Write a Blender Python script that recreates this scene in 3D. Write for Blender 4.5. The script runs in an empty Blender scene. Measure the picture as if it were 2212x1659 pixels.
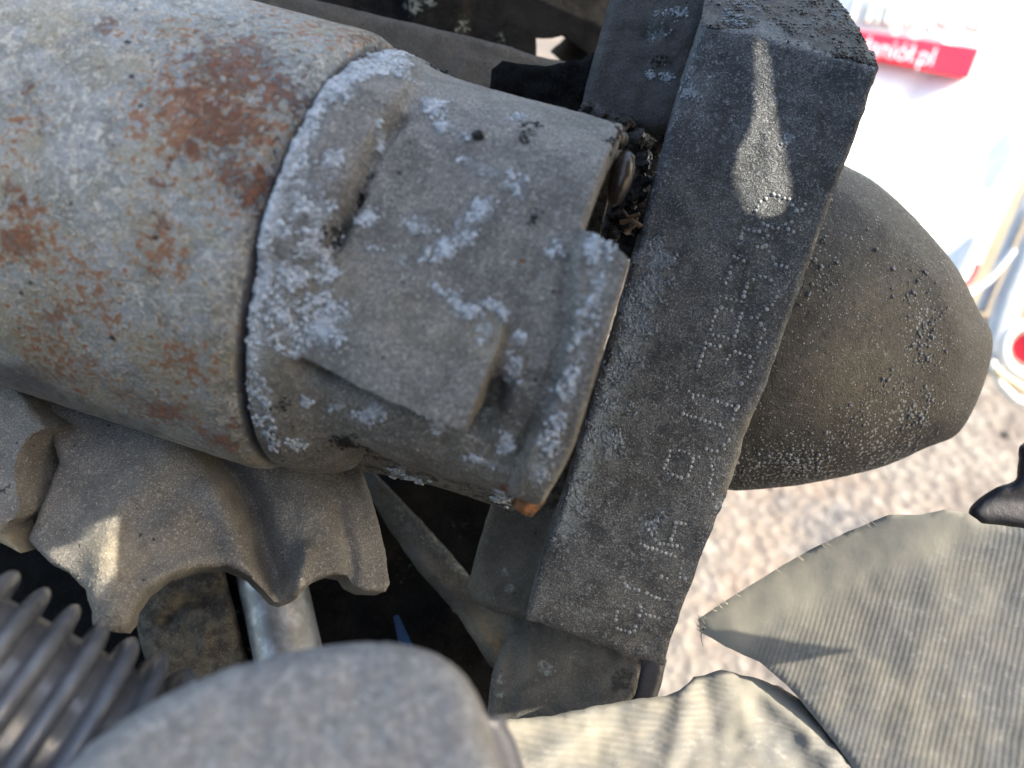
import bpy, bmesh, math, random
import numpy as np
from mathutils import Vector, Matrix, Euler
from mathutils.geometry import delaunay_2d_cdt

random.seed(7); RNG = np.random.default_rng(11)
scene = bpy.context.scene
# ------------------------------------------------------------------ camera
F = 1736.0                      # focal length in pixels of the 2212 px wide working copy
CZ = 0.36
PITCH = math.radians(50)
CROT = Euler((PITCH, 0, 0))
CM = CROT.to_matrix()
CLOC = Vector((0, 0, CZ))
cam_d = bpy.data.cameras.new('camera'); cam = bpy.data.objects.new('camera', cam_d)
scene.collection.objects.link(cam); scene.camera = cam
cam.location = CLOC; cam.rotation_euler = CROT
cam_d.sensor_width = 36; cam_d.lens = 36 * F / 2212
cam_d.clip_start = 0.005; cam_d.clip_end = 200
cam_d.dof.use_dof = True; cam_d.dof.focus_distance = 0.146; cam_d.dof.aperture_fstop = 15
# ------------------------------------------------------------------ light
S_CAM = Vector((1.6, .7, 1.0)).normalized()
S_W = CM @ S_CAM
elev = math.asin(S_W.z); azim = math.atan2(S_W.x, S_W.y)
w = bpy.data.worlds.new('World'); scene.world = w; w.use_nodes = True
nt = w.node_tree; bg = nt.nodes['Background']
sky = nt.nodes.new('ShaderNodeTexSky'); sky.sky_type = 'NISHITA'; sky.sun_disc = False
sky.sun_elevation = elev; sky.sun_rotation = azim; sky.dust_density = 2.5; sky.air_density = 1.0
nt.links.new(sky.outputs[0], bg.inputs[0]); bg.inputs[1].default_value = 0.15
sd_ = bpy.data.lights.new('sun', 'SUN'); sun = bpy.data.objects.new('sun', sd_)
scene.collection.objects.link(sun); sd_.energy = 3.1; sd_.angle = math.radians(.3); sd_.color = (1, .97, .93)
sun.rotation_euler = S_W.to_track_quat('Z', 'Y').to_euler(); sun.location = CLOC + S_W
vs = scene.view_settings
vs.view_transform = 'Standard'; vs.look = 'None'; vs.gamma = 1; vs.use_curve_mapping = False; vs.exposure = 2.1
vs.use_white_balance = True; vs.white_balance_temperature = 7600; vs.white_balance_tint = 8

# ------------------------------------------------------------------ geometry helpers (camera aligned centimetres)
def P(u, v, d):
    return np.stack([(np.asarray(u, float) - 1106) / F * d, -(np.asarray(v, float) - 829.5) / F * d, -np.asarray(d, float) * np.ones_like(np.asarray(u, float))], -1)
def PX(p):
    return 1106 + F * p[..., 0] / -p[..., 2], 829.5 - F * p[..., 1] / -p[..., 2]
def plane3(a, b, c):
    A = np.array([[p[0], p[1], 1.] for p in (a, b, c)]); k = np.linalg.solve(A, np.array([1. / p[2] for p in (a, b, c)]))
    return lambda u, v: 1. / (k[0] * np.asarray(u, float) + k[1] * np.asarray(v, float) + k[2])
def sst(a, b, x):
    t = np.clip((np.asarray(x, float) - a) / (b - a), 0, 1); return t * t * (3 - 2 * t)
_tab = RNG.random((64, 64, 64))
def vnoise(x, y, z=0.0):
    x, y, z = np.broadcast_arrays(np.asarray(x, float), np.asarray(y, float), np.asarray(z, float))
    xi, yi, zi = np.floor(x).astype(int), np.floor(y).astype(int), np.floor(z).astype(int)
    fx, fy, fz = x - xi, y - yi, z - zi
    fx, fy, fz = [t * t * (3 - 2 * t) for t in (fx, fy, fz)]
    g = lambda a, b, c: _tab[(xi + a) & 63, (yi + b) & 63, (zi + c) & 63]
    l = lambda a, b, t: a + (b - a) * t
    return l(l(l(g(0,0,0), g(1,0,0), fx), l(g(0,1,0), g(1,1,0), fx), fy), l(l(g(0,0,1), g(1,0,1), fx), l(g(0,1,1), g(1,1,1), fx), fy), fz) * 2 - 1
def fbm(x, y, z=0.0, o=4):
    s = 0; a = 1; t = 0
    for i in range(o):
        s = s + a * vnoise(np.asarray(x) * 2**i + 7.3 * i, np.asarray(y) * 2**i + 3.1 * i, np.asarray(z) * 2**i); t += a; a *= .5
    return s / t
def sdist(poly, U, V, closed=True):
    """signed distance in px, positive inside (unsigned for open lines)"""
    poly = np.array(poly, float); U = np.ravel(np.asarray(U, float)); V = np.ravel(np.asarray(V, float))
    best = np.full(U.shape, 1e18); ins = np.zeros(U.shape, bool); n = len(poly)
    for i in range(n if closed else n - 1):
        ax, ay = poly[i]; bx, by = poly[(i + 1) % n]
        ex, ey = bx - ax, by - ay; L = ex * ex + ey * ey + 1e-12
        t = np.clip(((U - ax) * ex + (V - ay) * ey) / L, 0, 1)
        best = np.minimum(best, (U - ax - t * ex)**2 + (V - ay - t * ey)**2)
        if closed:
            c = ((ay > V) != (by > V)) & (U < (bx - ax) * (V - ay) / (by - ay + 1e-12) + ax); ins ^= c
    d = np.sqrt(best)
    return np.where(ins, d, -d) if closed else d
def line(U, V, pts, wdt, s=1.0):
    sh = np.shape(U); return (s * np.exp(-(sdist(pts, U, V, False) / wdt)**2)).reshape(sh)
def blobs(U, V, L):
    r = np.zeros(np.shape(U))
    for b in L:
        u, v, ra, s = b[:4]; asp = b[4] if len(b) > 4 else 1; an = math.radians(b[5]) if len(b) > 5 else 0
        du, dv = U - u, V - v; x = du * math.cos(an) + dv * math.sin(an); y = -du * math.sin(an) + dv * math.cos(an)
        r = np.maximum(r, s * np.exp(-((x / ra)**2 + (y / ra * asp)**2)))
    return r
def inside(U, V, poly, soft):
    sh = np.shape(U); return sst(-soft, soft, sdist(poly, U, V)).reshape(sh)
def crom(pts, n=8):
    pts = [np.array(p, float) for p in pts]; out = []; N = len(pts)
    for i in range(N):
        p0, p1, p2, p3 = pts[i - 1], pts[i], pts[(i + 1) % N], pts[(i + 2) % N]
        for k in range(n):
            t = k / n; out.append(.5 * ((2 * p1) + (-p0 + p2) * t + (2*p0 - 5*p1 + 4*p2 - p3) * t*t + (-p0 + 3*p1 - 3*p2 + p3) * t**3))
    return [tuple(p) for p in out]
def dens(pts, step):
    out = []
    for i in range(len(pts)):
        a = np.array(pts[i], float); b = np.array(pts[(i + 1) % len(pts)], float); k = max(1, int(np.linalg.norm(b - a) / step))
        out += [tuple(a + (b - a) * j / k) for j in range(k)]
    return out

class Thing:
    pass
def tag(o, label, cat, group=None):
    o['label'] = label; o['category'] = cat
    if group: o['group'] = group
def base_matrix(c):
    return Matrix.Translation(CLOC + CM @ (Vector(c) * .01)) @ CM.to_4x4()
def root(name, label, cat, c, group=None):
    o = bpy.data.objects.new(name, None); scene.collection.objects.link(o); o.empty_display_size = .01
    o.matrix_world = base_matrix(c); o['c'] = [float(x) for x in c]; tag(o, label, cat, group); return o
def obj(name, verts, faces, mat, parent=None, c=None, attrs=None, smooth=True, sharp=40):
    """verts in camera cm; parent is a root (shares its frame) or a part"""
    if parent is not None:
        r = parent
        while r.parent: r = r.parent
        c = list(r['c'])
    verts = np.asarray(verts, float)
    if c is None: c = [float(x) for x in verts.mean(0)]
    loc = (verts - np.array(c)) * .01
    me = bpy.data.meshes.new(name); me.from_pydata(loc.tolist(), [], [tuple(int(i) for i in f) for f in faces]); me.update()
    bm = bmesh.new(); bm.from_mesh(me); bmesh.ops.recalc_face_normals(bm, faces=bm.faces); bm.to_mesh(me); bm.free()
    for k, a in (attrs or {}).items():
        at = me.attributes.new(k, 'FLOAT', 'POINT'); at.data.foreach_set('value', np.asarray(a, np.float32))
    if smooth:
        me.shade_smooth()
        if sharp: me.set_sharp_from_angle(angle=math.radians(sharp))
    me.materials.append(mat)
    o = bpy.data.objects.new(name, me); scene.collection.objects.link(o)
    if parent is not None: o.parent = parent
    else: o.matrix_world = base_matrix(c); o['c'] = [float(x) for x in c]
    return o
def relief(name, poly, D, mat, parent=None, h=None, rf=8, rfc=.06, wall=2.0, step=9, rough=1.5, attrs=None, nwall=4, smooth_poly=False, sharp=50, wrough=.02):
    if smooth_poly: poly = crom(poly)
    out = dens(poly, step); O = np.array(out)
    if rough:
        nx = fbm(O[:, 0] / 22, O[:, 1] / 22, 3.3, 3); ny = fbm(O[:, 0] / 22, O[:, 1] / 22, 9.3, 3)
        O = O + np.stack([nx, ny], -1) * rough * 1.6
    u0, v0 = O.min(0); u1, v1 = O.max(0)
    G = []
    vs_ = np.arange(v0, v1, step * .9); 
    for j, vv in enumerate(vs_):
        us = np.arange(u0 + (j % 2) * step / 2, u1, step); G.append(np.stack([us, np.full(us.shape, vv)], -1))
    G = np.concatenate(G); G = G + RNG.normal(size=G.shape) * step * .08
    sd = sdist(O, G[:, 0], G[:, 1]); G = G[sd > step * .55]
    # extra rings close to the rim so that the fillet is round
    pts = np.concatenate([O, G]); n = len(O)
    r = delaunay_2d_cdt([Vector(p) for p in pts], [], [list(range(n))], 1, 1e-4)
    V2 = np.array([tuple(p) for p in r[0]]); T = [tuple(f) for f in r[2]]
    U, V = V2[:, 0], V2[:, 1]; sd = np.abs(sdist(O, U, V))
    cnt = {}
    for f in T:
        for i in range(len(f)):
            a, b = f[i], f[(i + 1) % len(f)]; k = (min(a, b), max(a, b)); cnt[k] = cnt.get(k, 0) + 1
    B = [k for k, c in cnt.items() if c == 1]
    if not isinstance(wall, tuple): wall = ('r', float(O[:, 0].mean()), float(O[:, 1].mean()), float(wall))
    if wall[0] == 'r': wall = (wall[3] * (wall[1] - 1106) / F, -wall[3] * (wall[2] - 829.5) / F, -wall[3])
    t = np.clip(1 - sd / rf, 0, 1); drop = rfc * (1 - np.sqrt(np.clip(1 - t * t, 0, 1)))
    Dm = D(U, V) * np.ones(U.shape); hh = (h(U, V, sd) if h else 0) - drop
    front = P(U, V, Dm - hh)
    verts = [front]; faces = list(T); N = len(U)
    bi = sorted({i for k in B for i in k}); idx = {i: j for j, i in enumerate(bi)}
    off = N; prev = {i: i for i in bi}; wl = np.array(wall, float)
    for q in range(1, nwall + 1):
        lay = front[bi] + wl * q / nwall
        if q < nwall: lay = lay + wrough * np.stack([fbm(lay[:, 0] * 4, lay[:, 1] * 4, lay[:, 2] * 4 + k, 3) for k in (0, 5, 9)], -1)
        if q == nwall: break
        verts.append(lay); cur = {i: off + idx[i] for i in bi}; off += len(bi)
        for a, b in B: faces.append((prev[a], prev[b], cur[b], cur[a]))
        prev = cur
    back = P(U, V, Dm) + wl; verts.append(back)
    for a, b in B: faces.append((prev[a], prev[b], off + b, off + a))
    faces += [tuple(off + i for i in reversed(f)) for f in T]
    VV = np.concatenate(verts); pu, pv = PX(VV); 
    at = {}
    for k, fn in (attrs or {}).items():
        a = np.zeros(len(VV)); a[:N] = fn(U, V); rest = np.arange(len(VV))[N:-N]; 
        j = 0
        for q in range(1, nwall): a[N + (q-1)*len(bi): N + q*len(bi)] = a[bi]
        at[k] = a
    return obj(name, VV, faces, mat, parent, attrs=at, sharp=sharp)
def tube(pts, r, n=16, cap=True):
    pts = [np.array(p, float) for p in pts]; V = []; Fc = []
    rr = r if hasattr(r, '__len__') else [r] * len(pts)
    up = np.array([.13, .31, .94])
    for i, p in enumerate(pts):
        t = pts[min(i + 1, len(pts) - 1)] - pts[max(i - 1, 0)]; t /= np.linalg.norm(t)
        a = np.cross(t, up); a /= np.linalg.norm(a); b = np.cross(t, a)
        for k in range(n):
            q = 2 * math.pi * k / n; V.append(p + rr[i] * (math.cos(q) * a + math.sin(q) * b))
    for i in range(len(pts) - 1):
        for k in range(n): Fc.append((i*n + k, i*n + (k+1) % n, (i+1)*n + (k+1) % n, (i+1)*n + k))
    if cap: Fc.append(tuple(range(n))[::-1]); Fc.append(tuple((len(pts)-1)*n + k for k in range(n)))
    return np.array(V), Fc
def join(parts):
    V = []; Fc = []; o = 0
    for v, f in parts:
        V.append(np.asarray(v)); Fc += [tuple(i + o for i in q) for q in f]; o += len(v)
    return np.concatenate(V), Fc
_bm = bmesh.new(); bmesh.ops.create_icosphere(_bm, subdivisions=2, radius=1); ICO = np.array([v.co[:] for v in _bm.verts]); ICOF = [tuple(v.index for v in f.verts) for f in _bm.faces]; _bm.free()
def lumpv(c, r, k=.35, seed=0, sq=(1, 1, 1)):
    v = ICO * (1 + k * fbm(ICO[:, 0] * 1.6 + seed * 3.7, ICO[:, 1] * 1.6, ICO[:, 2] * 1.6 + seed, 3))[:, None]
    return np.array(c) + v * r * np.array(sq), ICOF

_T = (1 + 5**.5) / 2
IC1 = np.array([(-1,_T,0),(1,_T,0),(-1,-_T,0),(1,-_T,0),(0,-1,_T),(0,1,_T),(0,-1,-_T),(0,1,-_T),(_T,0,-1),(_T,0,1),(-_T,0,-1),(-_T,0,1)]) / 1.9
IC1F = [(0,11,5),(0,5,1),(0,1,7),(0,7,10),(0,10,11),(1,5,9),(5,11,4),(11,10,2),(10,7,6),(7,1,8),(3,9,4),(3,4,2),(3,2,6),(3,6,8),(3,8,9),(4,9,5),(2,4,11),(6,2,10),(8,6,7),(9,8,1)]
def grains(o, name, n, rmin, rmax, mat, parent, attr='w', w0=.25, clump=5., thr=.0, seed=0, power=1.3, flat=.55):
    me = o.data; N = len(me.vertices); co = np.empty(N * 3); nr = np.empty(N * 3); a = np.empty(N, np.float32)
    me.vertices.foreach_get('co', co); me.vertices.foreach_get('normal', nr); me.attributes[attr].data.foreach_get('value', a)
    r = parent
    while r.parent: r = r.parent
    co = co.reshape(-1, 3) * 100 + np.array(r['c']); nr = nr.reshape(-1, 3); g = np.random.default_rng(seed + 5)
    view = -co / np.linalg.norm(co, axis=1)[:, None]
    cl = fbm(co[:, 0] * clump + seed, co[:, 1] * clump, co[:, 2] * clump, 3) * 1.6 + .55 * fbm(co[:, 0] * clump * 3, co[:, 1] * clump * 3 + seed, co[:, 2] * clump * 3, 2)
    wgt = np.clip(a - w0, 0, 1)**power * np.clip(cl - thr, 0, 1) * ((nr * view).sum(1) > .05)
    if wgt.sum() <= 0: return
    idx = g.choice(N, n, p=wgt / wgt.sum()); V = []; Fc = []
    for k, i in enumerate(idx):
        rad = rmin + (rmax - rmin) * g.random()**2.5; nn = nr[i]; v = IC1 * (1 + .35 * g.normal(size=(12, 1)).clip(-1, 1)) * rad
        v = v - (v @ nn)[:, None] * nn * (1 - flat) ; t = g.normal(size=3) * .02
        V.append(co[i] + t - nn * (t @ nn) + nn * rad * .15 + v); Fc += [tuple(q + 12 * k for q in f) for f in IC1F]
    return obj(name, np.concatenate(V), Fc, mat, parent, sharp=None)
# ------------------------------------------------------------------ materials
class NB:
    def __init__(s, name, k=1.0):
        s.m = bpy.data.materials.new(name); s.m.use_nodes = True; s.t = s.m.node_tree; s.b = s.t.nodes['Principled BSDF']
        s.tc = s.t.nodes.new('ShaderNodeTexCoord').outputs['Object']
        if k != 1: s.tc = s.stretch(k, k, k)
    def n(s, ty, **kw):
        x = s.t.nodes.new(ty)
        for k, v in kw.items(): setattr(x, k, v)
        return x
    def set(s, sock, v):
        if isinstance(v, bpy.types.NodeSocket): s.t.links.new(v, sock)
        elif isinstance(v, (tuple, list)) and len(v) == 3 and sock.type == 'RGBA': sock.default_value = (*v, 1)
        else: sock.default_value = v
    def noise(s, sc, det=4, ro=.5, dist=0, vec=None):
        x = s.n('ShaderNodeTexNoise'); s.set(x.inputs['Vector'], vec or s.tc); x.inputs['Scale'].default_value = sc
        x.inputs['Detail'].default_value = det; x.inputs['Roughness'].default_value = ro; x.inputs['Distortion'].default_value = dist
        return x.outputs[0]
    def vor(s, sc, out='Distance', rnd=1, vec=None):
        x = s.n('ShaderNodeTexVoronoi'); s.set(x.inputs['Vector'], vec or s.tc); x.inputs['Scale'].default_value = sc; x.inputs['Randomness'].default_value = rnd
        return x.outputs[out]
    def mapr(s, x, a, b, c=0., d=1.):
        m = s.n('ShaderNodeMapRange'); m.interpolation_type = 'SMOOTHSTEP'; s.set(m.inputs[0], x)
        for i, v in enumerate((a, b, c, d)): m.inputs[i + 1].default_value = v
        return m.outputs[0]
    def math(s, op, a, b=0., c=0.):
        m = s.n('ShaderNodeMath', operation=op); s.set(m.inputs[0], a); s.set(m.inputs[1], b); s.set(m.inputs[2], c); return m.outputs[0]
    def mix(s, f, a, b, mode='MIX'):
        m = s.n('ShaderNodeMix', data_type='RGBA', blend_type=mode); s.set(m.inputs[0], f); s.set(m.inputs[6], a); s.set(m.inputs[7], b); return m.outputs[2]
    def attr(s, name):
        a = s.n('ShaderNodeAttribute', attribute_name=name); return a.outputs['Fac']
    def stretch(s, sx, sy, sz, rz=0, ry=0):
        m = s.n('ShaderNodeMapping'); s.set(m.inputs[0], s.tc); m.inputs['Scale'].default_value = (sx, sy, sz); m.inputs['Rotation'].default_value = (0, ry, rz)
        return m.outputs[0]
    def done(s, col, rough=.7, metal=0., h=None, dist=.0003, strg=1., spec=None):
        s.set(s.b.inputs['Base Color'], col); s.set(s.b.inputs['Roughness'], rough); s.set(s.b.inputs['Metallic'], metal)
        if spec is not None: s.set(s.b.inputs['Specular IOR Level'], spec)
        if h is not None:
            b = s.n('ShaderNodeBump'); b.inputs['Distance'].default_value = dist; b.inputs['Strength'].default_value = strg
            s.set(b.inputs['Height'], h); s.t.links.new(b.outputs[0], s.b.inputs['Normal'])
        return s.m
def mul(c, k): return tuple(x * k for x in c)

def mat_cast(name, dark, mid, light, grain=1500, gamp=.5, big=110, white=(.60, .64, .68), wscale=420, wbias=.0, metal=.15, rough=.55, specks=True, bump=.00035, flecks=0, dirt=(.03, .028, .025), wsoft=.12):
    N = NB(name, 2.3)
    nb = N.noise(big / 1.6, 8, .62, .4); ng = N.noise(grain, 3, .6); ng2 = N.noise(grain * .35, 5, .65)
    col = N.mix(N.mapr(nb, .38, .60), dark, mid)
    col = N.mix(N.mapr(ng2, .5, .72, 0, gamp), col, light)
    col = N.mix(N.mapr(ng, .62, .36, 0, gamp * .9), col, mul(dark, .55))
    col = N.mix(N.mapr(ng, .58, .75, 0, gamp * .9), col, mul(light, 1.25))
    h = N.math('ADD', N.math('MULTIPLY', ng, .5), N.math('MULTIPLY', ng2, .9))
    # pale crust
    wn = N.noise(wscale * 1.5, 5, .75, .3); wv = N.noise(wscale * .35, 5, .65, .5); at = N.attr('w')
    halo = N.mapr(N.math('ADD', N.math('MULTIPLY', wv, .7), N.math('MULTIPLY', at, .45)), .48 - wbias, .74 - wbias)
    gr = N.mapr(N.math('ADD', N.math('ADD', N.math('MULTIPLY', wn, .8), N.math('MULTIPLY', wv, .45)), N.math('MULTIPLY', at, .27)), .755 - wbias, .755 - wbias + wsoft)
    wcol = N.mix(N.mapr(N.noise(1100, 3, .6), .35, .65), mul(white, .68), mul(white, 1.12))
    col = N.mix(N.math('MULTIPLY', halo, .38), col, mul(white, .8))
    col = N.mix(N.math('MULTIPLY', gr, .9), col, wcol); wm = gr
    pit = N.math('MULTIPLY', N.mapr(N.noise(wscale * .9, 4, .7), .40, .33), halo); col = N.mix(N.math('MULTIPLY', pit, .6), col, mul(dark, .5))
    h = N.math('ADD', h, N.math('MULTIPLY', wm, N.math('ADD', .35, N.math('MULTIPLY', N.noise(1400, 4, .7), .7))))
    # rust
    rm = N.mapr(N.math('ADD', N.noise(350, 7, .7), N.math('MULTIPLY', N.attr('r'), .5)), .72, .86)
    col = N.mix(rm, col, N.mix(N.mapr(N.noise(500, 5, .7), .35, .65), (.10, .03, .012), (.36, .13, .04)))
    # warm dust and sun patches ('y'), black oil and other dark areas ('k')
    dm = N.mapr(N.math('ADD', N.math('MULTIPLY', N.noise(300, 7, .7), .6), N.math('MULTIPLY', N.attr('y'), .8)), .3, 1.25)
    col = N.mix(N.math('MULTIPLY', dm, .8), col, (.42, .36, .25))
    km = N.mapr(N.math('ADD', N.noise(260, 7, .7), N.math('MULTIPLY', N.attr('k'), .6)), .74, .88)
    col = N.mix(N.math('MULTIPLY', km, .95), col, dirt)
    if specks:
        vv = N.math('ADD', N.vor(150), N.math('MULTIPLY', N.noise(400, 3), .5))
        sm = N.mapr(vv, .315, .27); col = N.mix(N.math('MULTIPLY', sm, .85), col, (.02, .018, .016)); h = N.math('SUBTRACT', h, N.math('MULTIPLY', sm, .8))
    if flecks:
        vv = N.math('ADD', N.vor(flecks), N.math('MULTIPLY', N.noise(flecks * .3, 3), .5))
        fm = N.mapr(N.math('SUBTRACT', vv, N.math('MULTIPLY', N.attr('f'), .2)), .46, .38); col = N.mix(N.math('MULTIPLY', fm, .6), col, (.40, .42, .45)); h = N.math('ADD', h, N.math('MULTIPLY', fm, 1.0))
    return N.done(col, N.mapr(ng2, .3, .7, rough - .1, rough + .2), metal, h, bump)

def mat_galv():
    N = NB('galvanised_steel', 2.0)
    cell = N.vor(260, 'Color'); sep = N.n('ShaderNodeSeparateColor'); N.set(sep.inputs[0], cell)
    a = N.noise(90, 7, .65, .5); b = N.noise(420, 5, .7, .8); c = N.noise(1500, 3, .6)
    col = N.mix(N.mapr(a, .38, .62), (.155, .155, .13), (.29, .30, .30))
    col = N.mix(N.mapr(b, .50, .62, 0, .85), col, (.55, .54, .48))
    col = N.mix(N.mapr(b, .47, .36, 0, .75), col, (.20, .21, .23))
    col = N.mix(N.mapr(N.noise(55, 5, .6), .47, .64, 0, .55), col, (.30, .25, .15))
    col = N.mix(N.math('MULTIPLY', sep.outputs[0], .16), col, (.36, .38, .42))
    col = N.mix(N.mapr(c, .56, .68, 0, .7), col, (.62, .62, .6)); col = N.mix(N.mapr(c, .44, .32, 0, .55), col, (.07, .07, .065))
    # amber pin stains
    o = N.math('ADD', N.noise(420, 6, .72, .4), N.math('MULTIPLY', N.noise(45, 3, .5), .42))
    o = N.math('ADD', o, N.math('MULTIPLY', N.attr('o'), .24))
    col = N.mix(N.mapr(o, .80, .86, 0, .5), col, (.27, .19, .10)); om = N.mapr(o, .85, .90); col = N.mix(N.math('MULTIPLY', om, .85), col, (.23, .085, .035))
    # big rust
    r = N.math('ADD', N.math('SUBTRACT', N.math('MULTIPLY', N.noise(330, 8, .8, .5), 2.0), .5), N.math('MULTIPLY', N.attr('r'), .36))
    rm = N.mapr(r, .68, .92); 
    rc = N.mix(N.mapr(N.noise(330, 5, .7), .36, .62), (.15, .037, .026), (.36, .125, .055)); rc = N.mix(N.mapr(N.noise(700, 4, .7), .56, .68, 0, .8), rc, (.44, .31, .22)); rc = N.mix(N.mapr(N.noise(450, 4, .7), .42, .30, 0, .8), rc, (.10, .07, .07))
    col = N.mix(N.math('MULTIPLY', rm, .88), col, rc)
    km = N.mapr(N.math('ADD', N.vor(95), N.math('MULTIPLY', N.noise(300, 3), .25)), .20, .17); col = N.mix(km, col, (.02, .018, .016))
    col = N.mix(N.math('MULTIPLY', N.mapr(N.math('ADD', N.attr('k'), N.math('MULTIPLY', N.noise(300, 4), .4)), .4, .9), .8), col, (.06, .06, .07))
    h = N.math('ADD', N.math('MULTIPLY', b, .9), N.math('MULTIPLY', c, .35)); h = N.math('ADD', h, N.math('MULTIPLY', N.noise(900, 5, .75), N.math('ADD', .2, N.math('MULTIPLY', rm, 1.5)))); h = N.math('ADD', h, N.math('MULTIPLY', a, .8))
    return N.done(col, N.mapr(b, .3, .7, .38, .62), N.math('MULTIPLY', N.math('SUBTRACT', 1., rm), .3), h, .0006)

GALV = mat_galv()
ALU = mat_cast('weathered_cast_aluminium', (.135, .126, .113), (.268, .25, .226), (.47, .445, .41), gamp=.95, wscale=560, wbias=.02, rough=.5, bump=.0005)
BARM = mat_cast('dark_pitted_aluminium', (.042, .048, .056), (.135, .143, .15), (.35, .375, .40), gamp=.9, wscale=700, white=(.34, .40, .46), specks=False, wbias=.05, rough=.5, wsoft=.16, bump=.0004)
DOMEM = mat_cast('brown_grey_dusty_casting', (.02, .0205, .021), (.043, .042, .041), (.12, .117, .115), gamp=.7, specks=False, flecks=560, rough=.5, wbias=-.1)
SAND = mat_cast('sand_cast_grey', (.15, .143, .132), (.235, .225, .205), (.50, .475, .43), gamp=.8, grain=1900, big=80, rough=.6, bump=.0005, wbias=-.25)
BLOCKM = mat_cast('oily_dark_casting', (.028, .028, .03), (.06, .058, .057), (.13, .13, .135), gamp=.6, rough=.55, wbias=-.02, white=(.3, .35, .38))
PLATEM = mat_cast('brown_grey_plate', (.07, .066, .06), (.125, .118, .105), (.24, .225, .2), gamp=.5, big=90, rough=.6, wbias=.02, white=(.30, .32, .32))
RAILM = mat_cast('dusty_dark_rail', (.025, .024, .02), (.045, .042, .036), (.08, .078, .07), gamp=.25, rough=.6, wbias=-.05)
BLACKM = mat_cast('oily_iron_gap_shade', (.008, .008, .008), (.02, .019, .017), (.07, .075, .07), gamp=.25, rough=.5, big=60, wbias=-.06, white=(.2, .22, .2), specks=False)
LUMPM = mat_cast('pale_grey_casting', (.18, .18, .18), (.25, .25, .245), (.42, .42, .40), gamp=.5, grain=600, big=420, rough=.6, wbias=-.05, specks=False)
DUSTM = mat_cast('dusty_black_rubber', (.025, .025, .028), (.10, .095, .08), (.22, .205, .17), gamp=.6, big=200, rough=.8, specks=False, wbias=-.2)
def mat_black():
    N = NB('oily_iron_gap_shade', 2.0); a = N.noise(60, 8, .7, .5); b = N.noise(900, 4, .6)
    wn = N.mapr(N.math('ADD', N.noise(420, 6, .7), N.math('MULTIPLY', N.attr('w'), .4)), .74, .86)
    col = N.mix(N.mapr(a, .35, .65), (.003, .003, .003), (.009, .009, .009)); col = N.mix(N.mapr(b, .5, .7), col, (.014, .014, .014)); col = N.mix(wn, col, (.10, .11, .105))
    return N.done(col, .7, 0, N.math('ADD', a, N.math('MULTIPLY', b, .4)), .0004, spec=.04)
BLACKM = mat_black()  # near-black colour carries the shade of the deep gaps
def simple(name, col, rough=.5, metal=0., var=.25, sc=200, bump=None, col2=None):
    N = NB(name); n = N.noise(sc, 6, .6); c2 = col2 or mul(col, 1 - var)
    h = None
    if bump: h = N.noise(sc * 5, 4, .6)
    return N.done(N.mix(N.mapr(n, .35, .65), c2, col), N.mapr(n, .3, .7, rough + .08, rough - .05), metal, h, bump or .0001)
RUBBER = simple('black_ribbed_plastic', (.13, .14, .16), .2, .15, .4, 120, .00008)
BLACKR = simple('black_rubber', (.03, .032, .042), .5, 0, .3, 200, .0001)
TAR = simple('black_tar', (.003, .003, .004), .25, 0, .3, 900, .0004)
COPPER = simple('brown_copper', (.30, .13, .055), .45, .5, .6, 500, .0002, (.03, .022, .018))
BUSH = simple('brown_resin', (.035, .026, .02), .3, 0, .6, 160, .0001, (.01, .01, .013))
PIPEM = simple('dull_zinc_pipe', (.34, .37, .41), .38, .55, .45, 180, .00012, (.17, .18, .19))
WIRE = simple('pale_straw', (.12, .07, .035), .6, 0, .4, 500)
BLUEM = simple('blue_plastic', (.01, .06, .17), .5)
REDP = simple('red_plastic', (.75, .02, .05), .4, 0, .1)
BAGM = simple('white_woven_plastic', (.86, .87, .87), .5, 0, .04, 8)
WPL = simple('white_plastic', (.62, .64, .64), .35, 0, .15, 30)
GPL = simple('pale_blue_grey_plastic', (.38, .42, .45), .35, 0, .25, 30)
INKR = simple('red_print', (.80, .012, .045), .5, 0, .03, 30)
INKP = simple('pink_print', (.75, .42, .42), .5, 0, .2, 30)
INKW = simple('pale_pink_print', (.86, .66, .72), .5, 0, .05, 30)
INKG = simple('grey_green_print', (.46, .52, .50), .5, 0, .2, 60)
PANELM = simple('shade_panel_grey', (.12, .12, .12), .6)  # for the added shade panel

def mat_ground():
    N = NB('beige_gravel_ground')
    a = N.noise(16, 6, .65, .5); b = N.noise(90, 6, .7); v = N.vor(120, 'Color'); s = N.n('ShaderNodeSeparateColor'); N.set(s.inputs[0], v)
    col = N.mix(N.mapr(a, .36, .62), (0.120, 0.102, 0.094), (0.184, 0.168, 0.154))
    col = N.mix(N.mapr(N.noise(9, 5, .6), .46, .6, 0, .9), col, (0.200, 0.160, 0.136))
    col = N.mix(N.mapr(N.noise(13, 5, .6), .5, .38, 0, .95), col, (0.096, 0.094, 0.100))
    col = N.mix(N.mapr(b, .52, .7, 0, .8), col, (0.248, 0.236, 0.220)); col = N.mix(N.mapr(b, .46, .30, 0, .6), col, (0.080, 0.068, 0.060))
    col = N.mix(N.mapr(s.outputs[0], .9, .97, 0, .3), col, (0.320, 0.312, 0.304))
    return N.done(col, .85, 0, N.math('ADD', N.math('MULTIPLY', b, 1.), N.vor(140)), .002)
GROUND = mat_ground()
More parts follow.
